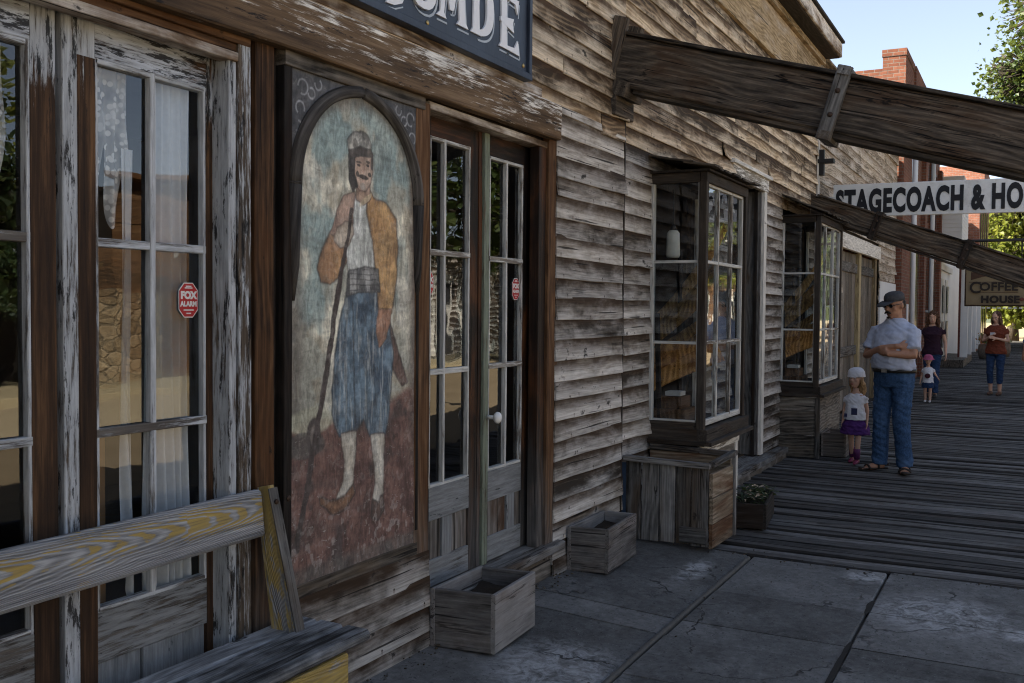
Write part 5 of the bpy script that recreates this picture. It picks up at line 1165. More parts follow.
# unseen shop front with awning, added behind the camera to block open sky light
nbr=thing('sky_blocking_shop','unseen clapboard shop front next door, added to block sky light','shop',(-7,0,0))
mb=MB(); siding(mb,-14,.1,0,4.9,.16,-.01,[(-9,-7.8,-.1,2.4),(-5,-2.4,.7,2.4)],seg=(2,4),broken=0); mb.build('siding',M['siding'],nbr)
mb=MB(); mb.box((-13.95,.03,0),(.1,7.5,4.8),ch=0); mb.build('wall',M['darkwood'],nbr)
mb=MB(); mb.box((-14.1,-.3,4.9),(.15,7.6,5.05),ch=.01); mb.build('roof',M['roofing'],nbr)
mb=MB(); mb.board((-14,-1.75,3.05),(.1,-1.75,3.05),3.3,.06,V(0,1,.22)); mb.board((-14,-3.3,2.68),(.1,-3.3,2.68),.14,.10,ZA); mb.build('awning',M['shingle'],nbr)
pm=MB()
for x in (-13.5,-9,-4.5,-.4): pm.board((x,-3.3,-.2),(x,-3.3,2.65),.13,.13,XA)
pm.each('post',M['greywood'],nbr)
# ================================================================ across the street
def opp_siding(mb,x0,x1,z0,z1,y,pitch=.22,holes=()):
    siding(mb,0,x1-x0,z0,z1,pitch,0,[(x1-h[1],x1-h[0],h[2],h[3]) for h in holes],U=-XA,O=V(x1,y,0),W=YA,seg=(3,6),warp=.01,broken=0)
logw=wood('sunlit_log',(.035,.022,.012),(.125,.077,.042),(.26,.175,.10),stain=(.10,.055,.028),stain_amt=.4,ring=.3)
lb=thing('log_store','long brown plank store with painted capitals across the street, seen in the window panes','building',(20,-16,0))
hol=[(17.0,18.2,-.1,2.4),(19.6,20.8,.8,2.2),(22,23.2,-.1,2.4)]
mb=MB(); opp_siding(mb,14.9,26.5,-.1,4.35,-15.4,holes=hol); mb.build('siding',logw,lb)
mb=MB(); mb.box((14.95,-23,-.1),(26.45,-15.45,4.2),ch=0); mb.build('wall',M['darkwood'],lb)
mb=MB(); mb.board((14.7,-15.2,4.42),(26.7,-15.2,4.36),.12,.5,ZA,warp=.02); mb.build('cornice',M['brownwood'],lb)
mb=MB(); mb.box((14.95,-15.38,-.1),(15.55,-15.05,1.75),ch=.02); mb.build('stone_pier',M['stone'],lb)
sgn=thing('store_lettering','row of pale capitals fixed to the plank store across the street','sign',(19,-15.2,3.2))
mb=MB(); mb.box((16.2,-15.375,2.62),(23.0,-15.35,3.75),ch=0); mb.build('board',logw,sgn)
BACK=Matrix.Translation((22.6,-15.345,3.28))@Matrix.Rotation(PI,4,'Z')@Matrix.Rotation(PI/2,4,'X')
text_obj('letters','SALE ON',.55,M['offwhite'],sgn,Matrix.Translation((19.8,-15.335,2.72))@Matrix.Rotation(PI,4,'Z')@Matrix.Rotation(PI/2,4,'X'),sx=1.0,bold=.012,extr=.01)
sh=thing('tin_shed','low shed with a grey corrugated tin roof across the street','shed',(11,-16,0))
mb=MB(); mb.box((6,-22,-.1),(13.9,-16.6,2.6),ch=0); mb.build('wall',M['darkwood'],sh)
mb=MB(); n=60
vs=[];fs=[]
for i in range(n+1):
    x=5.7+8.5*i/n; dz=.03*(i%2)
    vs+= [(x,-16.1,2.55+dz),(x,-20.5,4.0+dz)]
for i in range(n): fs.append((2*i,2*i+2,2*i+3,2*i+1))
mb.add(vs,fs,vs,.5); mb.build('roof',M['tin'],sh)
def simple_front(name,label,x0,x1,h,mat,y=-15.6,wins=True,trim=None):
    t=thing(name,label,'building',((x0+x1)/2,y,0)); mb=MB(); opp_siding(mb,x0,x1,-.1,h,y,.2); mb.build('siding',mat,t)
    mb=MB(); mb.box((x0+.05,y-8,-.1),(x1-.05,y-.05,h-.3),ch=0); mb.build('wall',M['darkwood'],t)
    mb=MB(); mb.box((x0-.15,y-.1,h),(x1+.15,y+.3,h+.22),ch=.02); mb.build('cornice',trim or M['offwhite'],t)
    if wins:
        mb=MB(); 
        nw=max(2,int((x1-x0)/2.4))
        for k in range(nw): u=x0+(x1-x0)*(k+.5)/nw; mb.box((u-.55,y+.03,.5 if k%3 else -.05),(u+.55,y+.06,2.5),ch=0)
        mb.build('window',plain('dark_shop_glass',(.02,.02,.022),.1,spec=.6),t)
        mb=MB()
        for k in range(nw): u=x0+(x1-x0)*(k+.5)/nw; mb.box((u-.68,y+.025,2.5),(u+.68,y+.09,2.64),ch=0); mb.box((u-.68,y+.025,0),(u-.55,y+.09,2.5),ch=0); mb.box((u+.55,y+.025,0),(u+.68,y+.09,2.5),ch=0)
        mb.build('window_trim',trim or M['offwhite'],t)
    return t
simple_front('board_store','brown board store across the street with four pale trimmed windows',27.2,38,3.6,M['siding'])
simple_front('false_front_store','white false-fronted store across the street far along the road',39,48,5.2,M['siding_pale'])
simple_front('barn_store','tall reddish barn-like store at the far end across the street',50,64,6.0,logw)
simple_front('pale_store','pale boarded store across the street behind the farthest trees',66,84,5.0,M['siding_pale'])
simple_front('corner_store','old plank store across the street behind the camera position',-14,5.2,4.2,M['siding'])

# ================================================================ trees
def tree(name,label,base,h,crown,n,leaf,mat,group=None,trunk=.16,seed=1,clump=.55,limbs=7):
    rnd=random.Random(seed); t=thing(name,label,'tree',base,group=group); bx=Vector(base)
    tb=MB(); pts=[];rad=[]
    for k in range(7):
        u=k/6; pts.append(bx+V(.25*h*.08*math.sin(u*3+seed),.2*h*.08*math.sin(u*2.3+seed*2),h*.62*u-.3)); rad.append(trunk*(1.25-u*.85))
    tb.tube(pts,rad,9)
    cen=[]
    for (cx,cy,cz,rx,ry,rz,k) in crown:
        c=bx+V(cx,cy,cz)
        st=pts[min(6,max(2,int(3+2*rnd.random())))]
        mid=(st+c)/2+V(rnd.uniform(-.3,.3),rnd.uniform(-.3,.3),.2); tb.tube([st,mid,c],[trunk*.45,trunk*.3,trunk*.1],6)
        m=max(3,int(k*n/ max(.5,leaf*30)/9))
        for _ in range(m):
            while True:
                d=V(rnd.uniform(-1,1),rnd.uniform(-1,1),rnd.uniform(-1,1))
                if .30<d.length<1: break
            cl=c+V(d.x*rx,d.y*ry,d.z*rz); cen.append((cl,k))
            if rnd.random()<.4: tb.tube([c+(cl-c)*.1,(c+cl)/2+V(0,0,.08),cl],[trunk*.12,trunk*.07,trunk*.03],4)
    tb.build('trunk',M['bark'],t)
    lm=MB(); per=max(1,n//max(1,len(cen)))
    for (cl,k) in cen:
        tone=rnd.random(); sz=clump*rnd.uniform(.6,1.25)
        for _ in range(per):
            p=cl+V(rnd.gauss(0,sz*.5),rnd.gauss(0,sz*.5),rnd.gauss(0,sz*.36)); s=leaf*rnd.uniform(.6,1.3); a=rnd.uniform(0,6.28); el=rnd.uniform(-1.1,.6)
            d1=V(math.cos(a)*math.cos(el),math.sin(a)*math.cos(el),math.sin(el)); d2=d1.cross(V(rnd.gauss(0,1),rnd.gauss(0,1),rnd.gauss(0,1))).normalized()*s*.42; d1=d1*s; dn=d1.cross(d2).normalized()*s*.16
            r=min(1,max(0,tone*.6+rnd.random()*.4))
            lm.add([p,p+d1*.45+d2-dn,p+d1,p+d1*.45-d2-dn],[(0,1,2),(0,2,3)],[(0,0,0)]*4,r)
    lm.build('crown',mat,t,fixn=False); return t
# street tree whose branches reach in at the right edge
tree('street_tree','leafy tree with dark drooping sprays standing at the kerb beyond the long white sign',(25.5,-4.6,0),10.5,
     [(-.5,1.7,8.3,1.3,1.2,1.3,9),(-.2,2.2,6.9,1.3,1.1,.8,8),(0,1.9,5.9,1.3,1.2,.6,6),(.4,.8,7.6,1.3,1.0,1.4,6),(0,-.2,8.5,2.0,1.8,1.8,6),(.5,-.5,6.4,2.2,1.9,1.5,6),(-.3,1.3,9.9,1.0,.9,.8,4)],9500,.125,M['leaf_green'],trunk=.2,seed=4,clump=.40)
tree('street_tree','sunlit yellow-green tree overhanging the far end of the boardwalk',(67,-1.4,0),11.5,
     [(-3,1.2,4.2,2.2,2.0,2.0,8),(-2,-1.3,5.6,2.6,2.0,2.0,8),(-3,-.2,7.6,2.6,2.2,1.6,7),(0,1.4,6.8,2.4,1.6,2.2,6),(-4,-1.6,3.3,1.8,1.6,1.1,6),(-1,-2.6,8.6,2.2,2,1.6,5),(-4,1.4,2.6,1.6,1.3,1.3,6),(-4.5,-.4,1.9,1.6,1.5,.9,6),(-3,-3,4.5,2,1.6,2,6)],14000,.34,M['leaf_yellow'],trunk=.28,seed=9,clump=.75)
tree('street_tree','dark tree rising behind the roof of the far brick store',(78,2.5,0),13,[(0,0,7,2.4,2.4,3,6),(-1,-1,5,2,2,2,5)],2600,.4,M['leaf_green'],trunk=.25,seed=12,clump=.8)
for k,(x,y,h,mat,lab) in enumerate([(29.5,-14.4,10,'leaf_green','big green tree in front of the board store across the street'),(35.5,-14.6,10.5,'leaf_yellow','yellowing tree across the street facing the double doors'),(17.6,-25,10,'leaf_yellow','yellowing tree rising behind the plank store across the street'),(11.8,-15.0,5.0,'leaf_dark','low dark tree in front of the tin roofed shed'),(47,-14.5,10,'leaf_green','broad green tree across the street by the white false front'),(58,-14.4,9,'leaf_yellow','pale green tree across the street near the barn-like store'),(72,-13.8,10,'leaf_green','farthest green tree across the street'),(9.0,-28,9,'leaf_green','green tree behind the tin roofed shed')]):
    s=h/10
    tree('street_tree',lab,(x,y,-.2),h,[(0,0,6.6*s,2.4*s,2.2*s,2.2*s,8),(1.2*s,.6*s,4.6*s,1.9*s,1.8*s,1.3*s,6),(-1.3*s,-.4*s,5*s,1.9*s,1.8*s,1.4*s,6),(0,.3*s,8.6*s,1.5*s,1.5*s,1.2*s,5)],3600,.30*max(.7,s),M[mat],group='trees across the street',trunk=.22*s,seed=20+k,clump=.7*s)
# wooded hill closing the view
mb=MB(); nx,ny=40,30; vs=[];fs=[]
for i in range(nx+1):
    for j in range(ny+1):
        x=190+330*i/nx; y=-260+420*j/ny; u=i/nx; z=-2+58*math.sin(min(1,u*1.25)*PI/2)*(.75+.25*mnoise.noise((x*.008,y*.011,2)))*(1-.35*((y+50)/210)**2)+2.5*mnoise.noise((x*.09,y*.09,5)); vs.append((x,y,z))
for i in range(nx):
    for j in range(ny): a=i*(ny+1)+j; fs.append((a,a+ny+1,a+ny+2,a+1))
mb.add(vs,fs,vs,.5,True); structure(mb.build('hill',M['hill']))
mb=MB(); rr=random.Random(3)
for k in range(2600):
    x=rr.uniform(190,330); y=rr.uniform(-110,60); u=(x-190)/330; z=-2+58*math.sin(min(1,u*1.25)*PI/2)*(.75+.25*mnoise.noise((x*.008,y*.011,2)))*(1-.35*((y+50)/210)**2)
    h=rr.uniform(3,6.5); r=h*.24; n=6; vv=[(x+r*math.cos(a*PI/3+rr.random()*.4),y+r*math.sin(a*PI/3),z-.4) for a in range(n)]+[(x,y,z+h)]
    mb.add(vv,[(a,(a+1)%n,n) for a in range(n)],[(0,0,0)]*7,rr.random())
o=mb.build('woods',M['leaf_dark'],None,fixn=False); o['kind']='stuff'
# ================================================================ people
def remeshed(mb, name, mat, parent, voxel=.012, smooth=3, disp=None):
    me=bpy.data.meshes.new(name); me.from_pydata(mb.v,[],mb.f)
    import bmesh
    bm=bmesh.new(); bm.from_mesh(me); bmesh.ops.recalc_face_normals(bm,faces=bm.faces); bm.to_mesh(me); bm.free()
    o=bpy.data.objects.new(name,me); COL.objects.link(o)
    md=o.modifiers.new('r','REMESH'); md.mode='VOXEL'; md.voxel_size=voxel; md.use_smooth_shade=True
    sm=o.modifiers.new('s','SMOOTH'); sm.iterations=smooth; sm.factor=.5
    dg=bpy.context.evaluated_depsgraph_get(); dg.update(); nm=bpy.data.meshes.new_from_object(o.evaluated_get(dg))
    bpy.data.objects.remove(o); bpy.data.meshes.remove(me); nm.name=name
    if disp:
        amp,fr=disp
        for v in nm.vertices:
            c=v.co; d_=mnoise.noise((c.x*fr*.6,c.y*fr*.6,c.z*fr*1.7+c.y*fr*.8)); v.co=c+v.normal*amp*(1.1*(abs(d_)*2-.6)+.6*mnoise.noise((c.x*fr,c.y*fr,c.z*fr*.55))+.35*mnoise.noise((c.x*fr*2.3+4,c.y*fr*2.3,c.z*fr*3.1)))
    nm.materials.clear(); nm.materials.append(mat); nm.polygons.foreach_set('use_smooth',np.ones(len(nm.polygons),dtype=bool))
    r=link(bpy.data.objects.new(name,nm)); r.parent=parent; return r     # local coordinates of the person
def cloth_mat(name,col,var=.25,scale=30,worn=None):
    m=N(name); p=m.objc(); n=m.noise(p,scale,5); n2=m.noise(p,5,3)
    c=m.mix(m.ss(n,.3,.7),tuple(q*(1-var) for q in col),col)
    if worn: c=m.mix(m.ss(n2,.5,.75,0,.6),c,worn)
    return m.principled(c,.9,m.bump(m.math('ADD',m.math('MULTIPLY',n2,.8),m.math('MULTIPLY',n,.2)),.35,.02),.15)
SK={}
def skin(col): 
    m=N('skin'); n=m.noise(m.objc(),30,4); return m.principled(m.mix(m.ss(n,.3,.7,0,.35),col,(col[0]*.75,col[1]*.62,col[2]*.58)),.55,None,.35)
SK['tan']=skin((.33,.175,.11)); SK['fair']=skin((.50,.31,.225)); 
def hair(name,a,b):
    m=N(name); o=m.objc(); n=m.noise(m.map(o,(60,60,9)),1,5,.6); return m.principled(m.mix(m.ss(n,.35,.65),a,b),.6,m.bump(n,.8,.01),.3)
def limb(mb,pts,rad,n=12,ex=1.0):
    """tube with extra rings so that it bends smoothly"""
    P=[];Rr=[]
    for i in range(len(pts)-1):
        a,b=Vector(pts[i]),Vector(pts[i+1])
        for k in range(4): P.append(a.lerp(b,k/4)); Rr.append(rad[i]+(rad[i+1]-rad[i])*k/4)
    P.append(Vector(pts[-1])); Rr.append(rad[-1]); mb.tube(P,[r*ex for r in Rr],n)
def torso(mb,H,prof,ex=0.0,lean=0,tw=0):
    """prof: (z/H, forward shift, half depth, half width) ; person faces +x"""
    rings=[]
    for (z,fx,d,w) in prof: rings.append(((fx*H,0,z*H),(d*H+ex,0,0),(0,w*H+ex,0)))
    mb.loft(rings,20)
def hand(mb,wrist,dirv,palmn,H,curl=.5,spread=1,thumb_side=1,ex=1):
    """palm and five fingers growing from the wrist along dirv; palmn is the palm normal"""
    w=Vector(wrist); d=Vector(dirv).normalized(); n=Vector(palmn); n=(n-d*n.dot(d)).normalized(); s=d.cross(n)*thumb_side; k=H/1.8
    c=w+d*.048*k; rot=Matrix((d,s,n)).transposed(); mb.ell(c,(.052*k,.040*k,.017*k),10,8,rot=rot); mb.tube([w-d*.03*k,w+d*.02*k],[.026*k,.026*k],8)
    for i,(off,l) in enumerate(((.028,.072),(.010,.082),(-.009,.076),(-.027,.060))):
        p=w+d*.085*k+s*off*k; pts=[w+d*.05*k+s*off*.8*k,p]; a=0; q=p
        for seg in range(3):
            a+=curl*(.5+.3*seg); q=q+(d*math.cos(a)+n*math.sin(a))*(l*k*(.42,.33,.25)[seg]); pts.append(q)
        mb.tube(pts,[.0105*k,.0105*k,.0095*k,.009*k,.0075*k],7)
    p=w+d*.025*k+s*.028*k; q=p+(d*.6+s*.7+n*.25).normalized()*.04*k; r=q+(d*.9+s*.15+n*.4).normalized()*.034*k; mb.tube([w+d*.015*k+s*.01*k,p,q,r],[.015*k,.013*k,.0115*k,.009*k],7)
def head(mb,c,fw,H,s=1.0,chin=1.0):
    """skull, jaw, nose, brow, ears round centre c, facing fw (unit, horizontal-ish)"""
    c=Vector(c); f=Vector(fw).normalized(); l=ZA.cross(f).normalized(); u=f.cross(l); rot=Matrix((f,l,u)).transposed(); k=s
    P=lambda a,b,z: c+f*a*k+l*b*k+u*z*k
    mb.ell(P(-.008,0,.025),(.098*k,.076*k,.098*k),18,14,rot=rot); mb.ell(P(.028,0,-.045),(.066*k,.058*k,.072*k),16,12,rot=rot); mb.ell(P(.062,0,-.092*chin),(.028*k,.030*k,.022*k),10,8,rot=rot)
    mb.tube([P(.088,0,.022),P(.104,0,-.012),P(.112,0,-.026)],[.009*k,.012*k,.015*k],8); mb.ell(P(.098,0,-.030),(.016*k,.019*k,.010*k),8,6,rot=rot)
    mb.tube([P(.070,-.048,.032),P(.090,-.022,.036),P(.094,0,.032),P(.090,.022,.036),P(.070,.048,.032)],.011*k,8)
    for sx in (-1,1):
        mb.ell(P(.060,sx*.042,-.022),(.024*k,.020*k,.022*k),8,6,rot=rot); mb.ell(P(-.005,sx*.078,-.005),(.020*k,.010*k,.032*k),8,8,rot=rot)
    mb.ell(P(.083,0,-.064),(.016*k,.026*k,.010*k),8,6,rot=rot)
    return P,rot
def face(P,rot,par,k,lip=(.30,.11,.09),eyes=True):
    mb=MB(); mb.ell(P(.094,0,-.062),(.006*k,.023*k,.0045*k),10,6,rot=rot); mb.ell(P(.093,0,-.071),(.007*k,.019*k,.0055*k),10,6,rot=rot); o=mb.build('mouth',plain('lips',lip,.5),None); o.parent=par
    if eyes:
        for sx in (-1,1):
            e=MB(); e.ell(P(.080,sx*.033,.008),(.011*k,.013*k,.008*k),10,8,rot=rot); o=e.build('eye',plain('eye_white',(.6,.58,.55),.3),None); o.parent=par
            e=MB(); e.ell(P(.0885,sx*.034,.008),(.004*k,.0062*k,.0062*k),8,6,rot=rot); q=e.build('iris',plain('iris_dark',(.03,.018,.01),.2),None); q.parent=o
            e=MB(); e.tube([P(.086,sx*.018,.026),P(.092,sx*.034,.031),P(.082,sx*.052,.026)],[.004*k,.005*k,.003*k],6); o2=e.build('eyebrow',plain('brow_hair',(.05,.03,.02),.7),None); o2.parent=par
    return
def loc(mb,name,mat,par,fix=True):
    o=mb.build(name,mat,None,fix); o.parent=par; return o
TP_M=[(.475,0,.062,.092),(.50,-.002,.074,.104),(.54,.0,.074,.106),(.58,.004,.080,.100),(.63,.008,.082,.098),(.69,.010,.078,.104),(.75,.010,.075,.116),(.79,.004,.066,.122),(.815,0,.052,.110),(.835,-.004,.040,.065),(.86,-.002,.034,.036),(.89,.006,.032,.034)]
TP_W=[(.475,0,.062,.095),(.50,-.004,.072,.104),(.53,-.004,.074,.105),(.58,.0,.062,.086),(.63,.004,.058,.076),(.69,.010,.062,.082),(.735,.018,.070,.090),(.78,.004,.056,.098),(.81,-.002,.044,.090),(.832,-.004,.034,.055),(.86,-.002,.027,.029),(.89,.006,.026,.028)]
def scalep(prof,kd,kw): return [(z,f,d*kd,w*kw) for z,f,d,w in prof]

# ---------------- the man: cap, grey-blue T-shirt, jeans, sandals, arms folded
man=thing('person','man in cap, pale blue T-shirt and jeans with folded arms beside the little girl','person',(10.5,-1.245,0),R(155))
H=1.80
fwh=Matrix.Rotation(R(-5),3,'Z')@V(1,0,-.18)
legs=[[(.0,.098,.89),(.03,.105,.50),(-.03,.120,.09)],[(.0,-.098,.89),(.05,-.100,.50),(.03,-.122,.09)]]
LR=[.098,.064,.044]
armL=[(-.005,.182,1.415),(.085,.250,1.17),(.235,.06,1.185)]; armR=[(-.005,-.182,1.415),(.10,-.245,1.15),(.205,-.02,1.235),(.17,.14,1.26)]
b=MB(); torso(b,H,[(z_,f_,d_,w_*(.74 if z_>.77 else .85 if z_>.7 else 1)) for z_,f_,d_,w_ in TP_M]); 
for L in legs: limb(b,L,LR)
limb(b,armL,[.056,.045,.030]); limb(b,armR,[.056,.045,.032,.028])
hand(b,(.235,.06,1.185),(-.25,-1,.22),(-1,.2,0),H,.55,thumb_side=-1); hand(b,(.17,.14,1.26),(-.55,.8,-.05),(-1,-.3,-.2),H,.6,thumb_side=1)
hd=V(.026,0,1.662); P,rot=head(b,hd,fwh,H,1.10); b.tube([(-.01,0,1.48),(.008,0,1.62)],[.068,.060],12)
for i,L in enumerate(legs):
    a=V(*L[2]); d=(Matrix.Rotation(R(-30 if i==1 else 30),3,'Z')@V(1,0,0)); s=V(-d.y,d.x,0)
    b.tube([a,a-d*.02-ZA*.05,a+d*.05-ZA*.058,a+d*.14-ZA*.07],[.042,.042,.040,.030],10)
    for q,l in enumerate((.205,.20,.19,.178,.165)): b.tube([a+d*.13+s*(-.03+.016*q)*(1 if i==0 else -1)-ZA*.072,a+d*l+s*(-.034+.017*q)*(1 if i==0 else -1)-ZA*.076],[.014,.010],7)
remeshed(b,'body',SK['tan'],man,.009,2); face(P,rot,man,1.10,(.20,.09,.07),False)
sh=cloth_mat('tshirt_pale_blue',(.40,.44,.55),.15); b=MB()
prof=[(.562,.004,.092,.118),(.575,.008,.104,.127),(.62,.016,.106,.122),(.69,.018,.098,.120),(.75,.012,.088,.122),(.785,.004,.076,.118),(.815,-.002,.062,.092),(.835,-.004,.052,.066),(.850,-.004,.046,.052)]
torso(b,H,prof); 
limb(b,[armL[0],tuple(V(*armL[0]).lerp(V(*armL[1]),.78))],[.082,.080]); limb(b,[armR[0],tuple(V(*armR[0]).lerp(V(*armR[1]),.78))],[.082,.080]); 
b.ell((-.003,.165,1.40),(.075,.065,.075)); b.ell((-.003,-.165,1.40),(.075,.065,.075)); remeshed(b,'shirt',sh,man,.011,2,(.009,10))
jn=cloth_mat('blue_denim',(.040,.085,.175),.45,60,(.10,.17,.30)); b=MB()
torso(b,H,[(.47,0,.076,.100),(.50,-.004,.086,.112),(.54,.0,.090,.117),(.568,.003,.092,.118)])
for L in legs: limb(b,[(L[0][0],L[0][1],.93),L[1],(L[2][0],L[2][1],.055)],[.112,.084,.080])
remeshed(b,'jeans',jn,man,.011,2,(.0085,9))
b=MB(); n=28; pts=[(.003*H+(.093*H+.006)*math.cos(2*PI*k/n),(.121*H+.006)*math.sin(2*PI*k/n),1.012) for k in range(n+1)]
vs=[];fs=[]
for (x,y,z) in pts: 
    for dz in (-.019,.019): vs.append((x,y,z+dz))
for k in range(n): fs.append((2*k,2*k+2,2*k+3,2*k+1))
b.add(vs,fs,vs,.5,True); bl=loc(b,'belt',plain('black_leather',(.012,.011,.010),.45),man)
bl.modifiers.new('t','SOLIDIFY').thickness=.012
b=MB(); b.box((.003*H+.093*H-.002,-.028,.990),(.003*H+.093*H+.014,.028,1.034),ch=.004); q=loc(b,'buckle',plain('steel',(.5,.5,.5),.3,.9),None); q.parent=bl
leather=plain('sandal_leather',(.022,.015,.011),.6)
for i,L in enumerate(legs):
    a=V(*L[2]); d=(Matrix.Rotation(R(-30 if i==1 else 30),3,'Z')@V(1,0,0)); s=V(-d.y,d.x,0); b=MB()
    rings=[]
    for (u,wd) in ((-.085,.022),(-.07,.036),(0,.040),(.09,.048),(.16,.050),(.20,.040),(.222,.018)): c=a+d*u; rings.append((V(c.x,c.y,.014),ZA*.014,s*wd))
    b.loft([(V(c.x,c.y,c.z),aa,bb) for c,aa,bb in rings],14); sole=loc(b,'sandal',leather,man)
    b=MB()
    for u,w_,zz in ((.13,.052,.035),(.03,.046,.062)): b.tube([a+d*u+s*w_*math.cos(t)-ZA*(a.z-.012-zz*math.sin(t)) for t in [PI*k/8 for k in range(9)]],.012,6)
    b.tube([a+d*(-.06)+s*.04*math.cos(t)-d*.03*math.sin(t)-ZA*(a.z-.06) for t in [PI*k/8 for k in range(9)]],.010,6); q=loc(b,'strap',leather,None); q.parent=sole
# cap, glasses, moustache, hair
capm=plain('faded_cap',(.045,.046,.050),.9,0,.6,40)
f=V(*fwh).normalized(); l=ZA.cross(f).normalized(); u=f.cross(l); rt=Matrix((f,l,u)).transposed()
b=MB(); rings=[]
for (z,r) in ((.040,1.0),(.062,1.02),(.088,.97),(.110,.80),(.122,.50),(.127,.10)): c=P(-.008,0,z); rings.append((c,f*.112*r,l*.091*r))
b.loft(rings,20); cap=loc(b,'cap',capm,man)
b=MB(); n=14; vs=[];fs=[]
for k in range(n+1):
    t=-PI/2+PI*k/n; vs.append(P(.045+.045*math.cos(t),.076*math.sin(t),.046)); vs.append(P(.050+.165*max(0,math.cos(t))**.7,.070*math.sin(t),.046-.030*max(0,math.cos(t))))
for k in range(n): fs.append((2*k,2*k+1,2*k+3,2*k+2))
b.add(vs,fs,vs,.5,True); br=loc(b,'brim',capm,None); br.parent=cap; br.modifiers.new('t','SOLIDIFY').thickness=.006
b=MB()
for sx in (-1,1): b.ell(P(.098,sx*.034,.008),(.008,.026,.019),12,8,rot=rt); b.tube([P(.095,sx*.06,.012),P(.05,sx*.076,.014),P(-.01,sx*.082,.012)],.0035,6)
b.tube([P(.104,-.012,.014),P(.104,.012,.014)],.004,6); loc(b,'sunglasses',plain('dark_lens',(.006,.006,.007),.08,0,.05,spec=.6),man)
dk=hair('dark_hair',(.010,.007,.005),(.035,.024,.017))
b=MB(); b.tube([P(.098,-.034,-.062),P(.112,-.014,-.048),P(.114,0,-.045),P(.112,.014,-.048),P(.098,.034,-.062)],[.006,.011,.010,.011,.006],8); b.tube([P(.094,.02,-.094),P(.102,0,-.098),P(.094,-.02,-.094)],[.006,.011,.006],8); loc(b,'moustache',dk,man)
b=MB()
for (a_,bb,zz,ra,rb,rc) in ((-.058,0,.0,.060,.078,.058),(-.03,.064,.005,.05,.024,.042),(-.03,-.064,.005,.05,.024,.042)): b.ell(P(a_,bb,zz),(ra,rb,rc),14,10,rot=rt)
remeshed(b,'hair',dk,man,.009,2,(.006,40))

# ---------------- generic figure for the others
def figure(label,locn,rz,H,prof,skinm,headk,headturn=0,headtilt=-.05,stride=.0,arms=None,top=None,bottom=None,hairspec=None,sleeve=.35,shoe=None,vox=.010,legr=(.092,.058,.036),hips=.085,pants_to=.06,pant_r=(.105,.072,.062),foot=1.0):
    t=thing('person',label,'person',locn,R(rz)); k=H/1.8
    fw=Matrix.Rotation(R(headturn),3,'Z')@V(1,0,headtilt)
    lg=[[(0,hips*k,.89*k),(stride*.5*k+.02*k,hips*1.02*k,.50*k),(stride*k-.02*k,hips*.95*k,.085*k)],[(0,-hips*k,.89*k),(-stride*.35*k+.03*k,-hips*1.02*k,.50*k),(-stride*k*.8,-hips*.95*k,.09*k)]]
    b=MB(); torso(b,H,prof)
    for L in lg: limb(b,L,[q*k for q in legr])
    if arms is None: arms=[[(0,.18,1.42),(.0,.235,1.14),(.06,.25,.90)],[(0,-.18,1.42),(.0,-.235,1.14),(.06,-.25,.90)]]
    ar=[[tuple(q*k for q in p) for p in A] for A in arms]
    for j,A in enumerate(ar):
        limb(b,A,[.044*k,.036*k,.025*k]); dv=(V(*A[2])-V(*A[1])); hand(b,A[2],dv,V(.2,-1 if j==0 else 1,0),H,.35,thumb_side=(1 if j==0 else -1))
    hc=V(.015*k,0,H-.125*headk); P,rot=head(b,hc,fw,H,headk,.95); b.tube([(0,0,.84*H),tuple(hc-ZA*.05*headk)],[.034*H*.9,.03*H],10)
    for L in lg:
        a=V(*L[2]); b.tube([a,a+V(-.015*k,0,-.045*k),a+V(.06*k,0,-.055*k),a+V(.15*k*foot,0,-.066*k)],[.036*k,.038*k,.036*k,.024*k],9)
    remeshed(b,'body',skinm,t,vox*k**.5,2); face(P,rot,t,headk)
    if top:
        m,pr,amp=top; b=MB(); torso(b,H,pr)
        for A in ar: limb(b,[A[0],tuple(V(*A[0]).lerp(V(*A[1]),sleeve))],[.066*k,.058*k])
        remeshed(b,'top',m,t,vox*1.1*k**.5,2,(amp,13/k))
    if bottom:
        m,pr=bottom; b=MB(); torso(b,H,pr)
        if pants_to is not None:
            for L in lg: limb(b,[(L[0][0],L[0][1],.92*k),L[1],tuple(V(*L[1]).lerp(V(*L[2]),pants_to))],[q*k for q in pant_r])
        remeshed(b,'trousers' if pants_to is not None and pants_to>.3 else 'skirt',m,t,vox*1.1*k**.5,2,(.010*k,11/k))
    if shoe is not None:
        for L in lg:
            a=V(*L[2]); b=MB(); rings=[]
            for (u,wd,h) in ((-.07,.020,.03),(-.055,.036,.045),(0,.038,.05),(.07,.044,.036),(.13*foot,.042,.028),(.175*foot,.018,.016)): rings.append((V(a.x+u*k,a.y,h*.9*k+.002+max(0,a.z-.09*k)),ZA*h*.95*k,V(0,wd*k,0)))
            b.loft(rings,12); loc(b,'shoe',shoe,t)
    if hairspec:
        m,parts,amp=hairspec; b=MB(); f=Vector(fw).normalized(); l_=ZA.cross(f).normalized(); uu=f.cross(l_); rt=Matrix((f,l_,uu)).transposed()
        for (a_,bb,zz,ra,rb,rc) in parts: b.ell(P(a_,bb,zz),(ra*headk,rb*headk,rc*headk),14,10,rot=rt)
        remeshed(b,'hair',m,t,.010*k**.3,1,(amp,32))
    return t,P,fw,lg,ar
def offs(prof,e,lo,hi): return [(z,f,d+e,w+e) for z,f,d,w in prof if lo<=z<=hi]
CH=[(.42,0,.075,.088),(.47,0,.078,.092),(.52,.004,.082,.090),(.58,.008,.080,.086),(.64,.006,.074,.086),(.69,.002,.066,.092),(.715,0,.052,.084),(.735,0,.038,.05),(.76,.0,.032,.034),(.79,.0,.03,.032)]
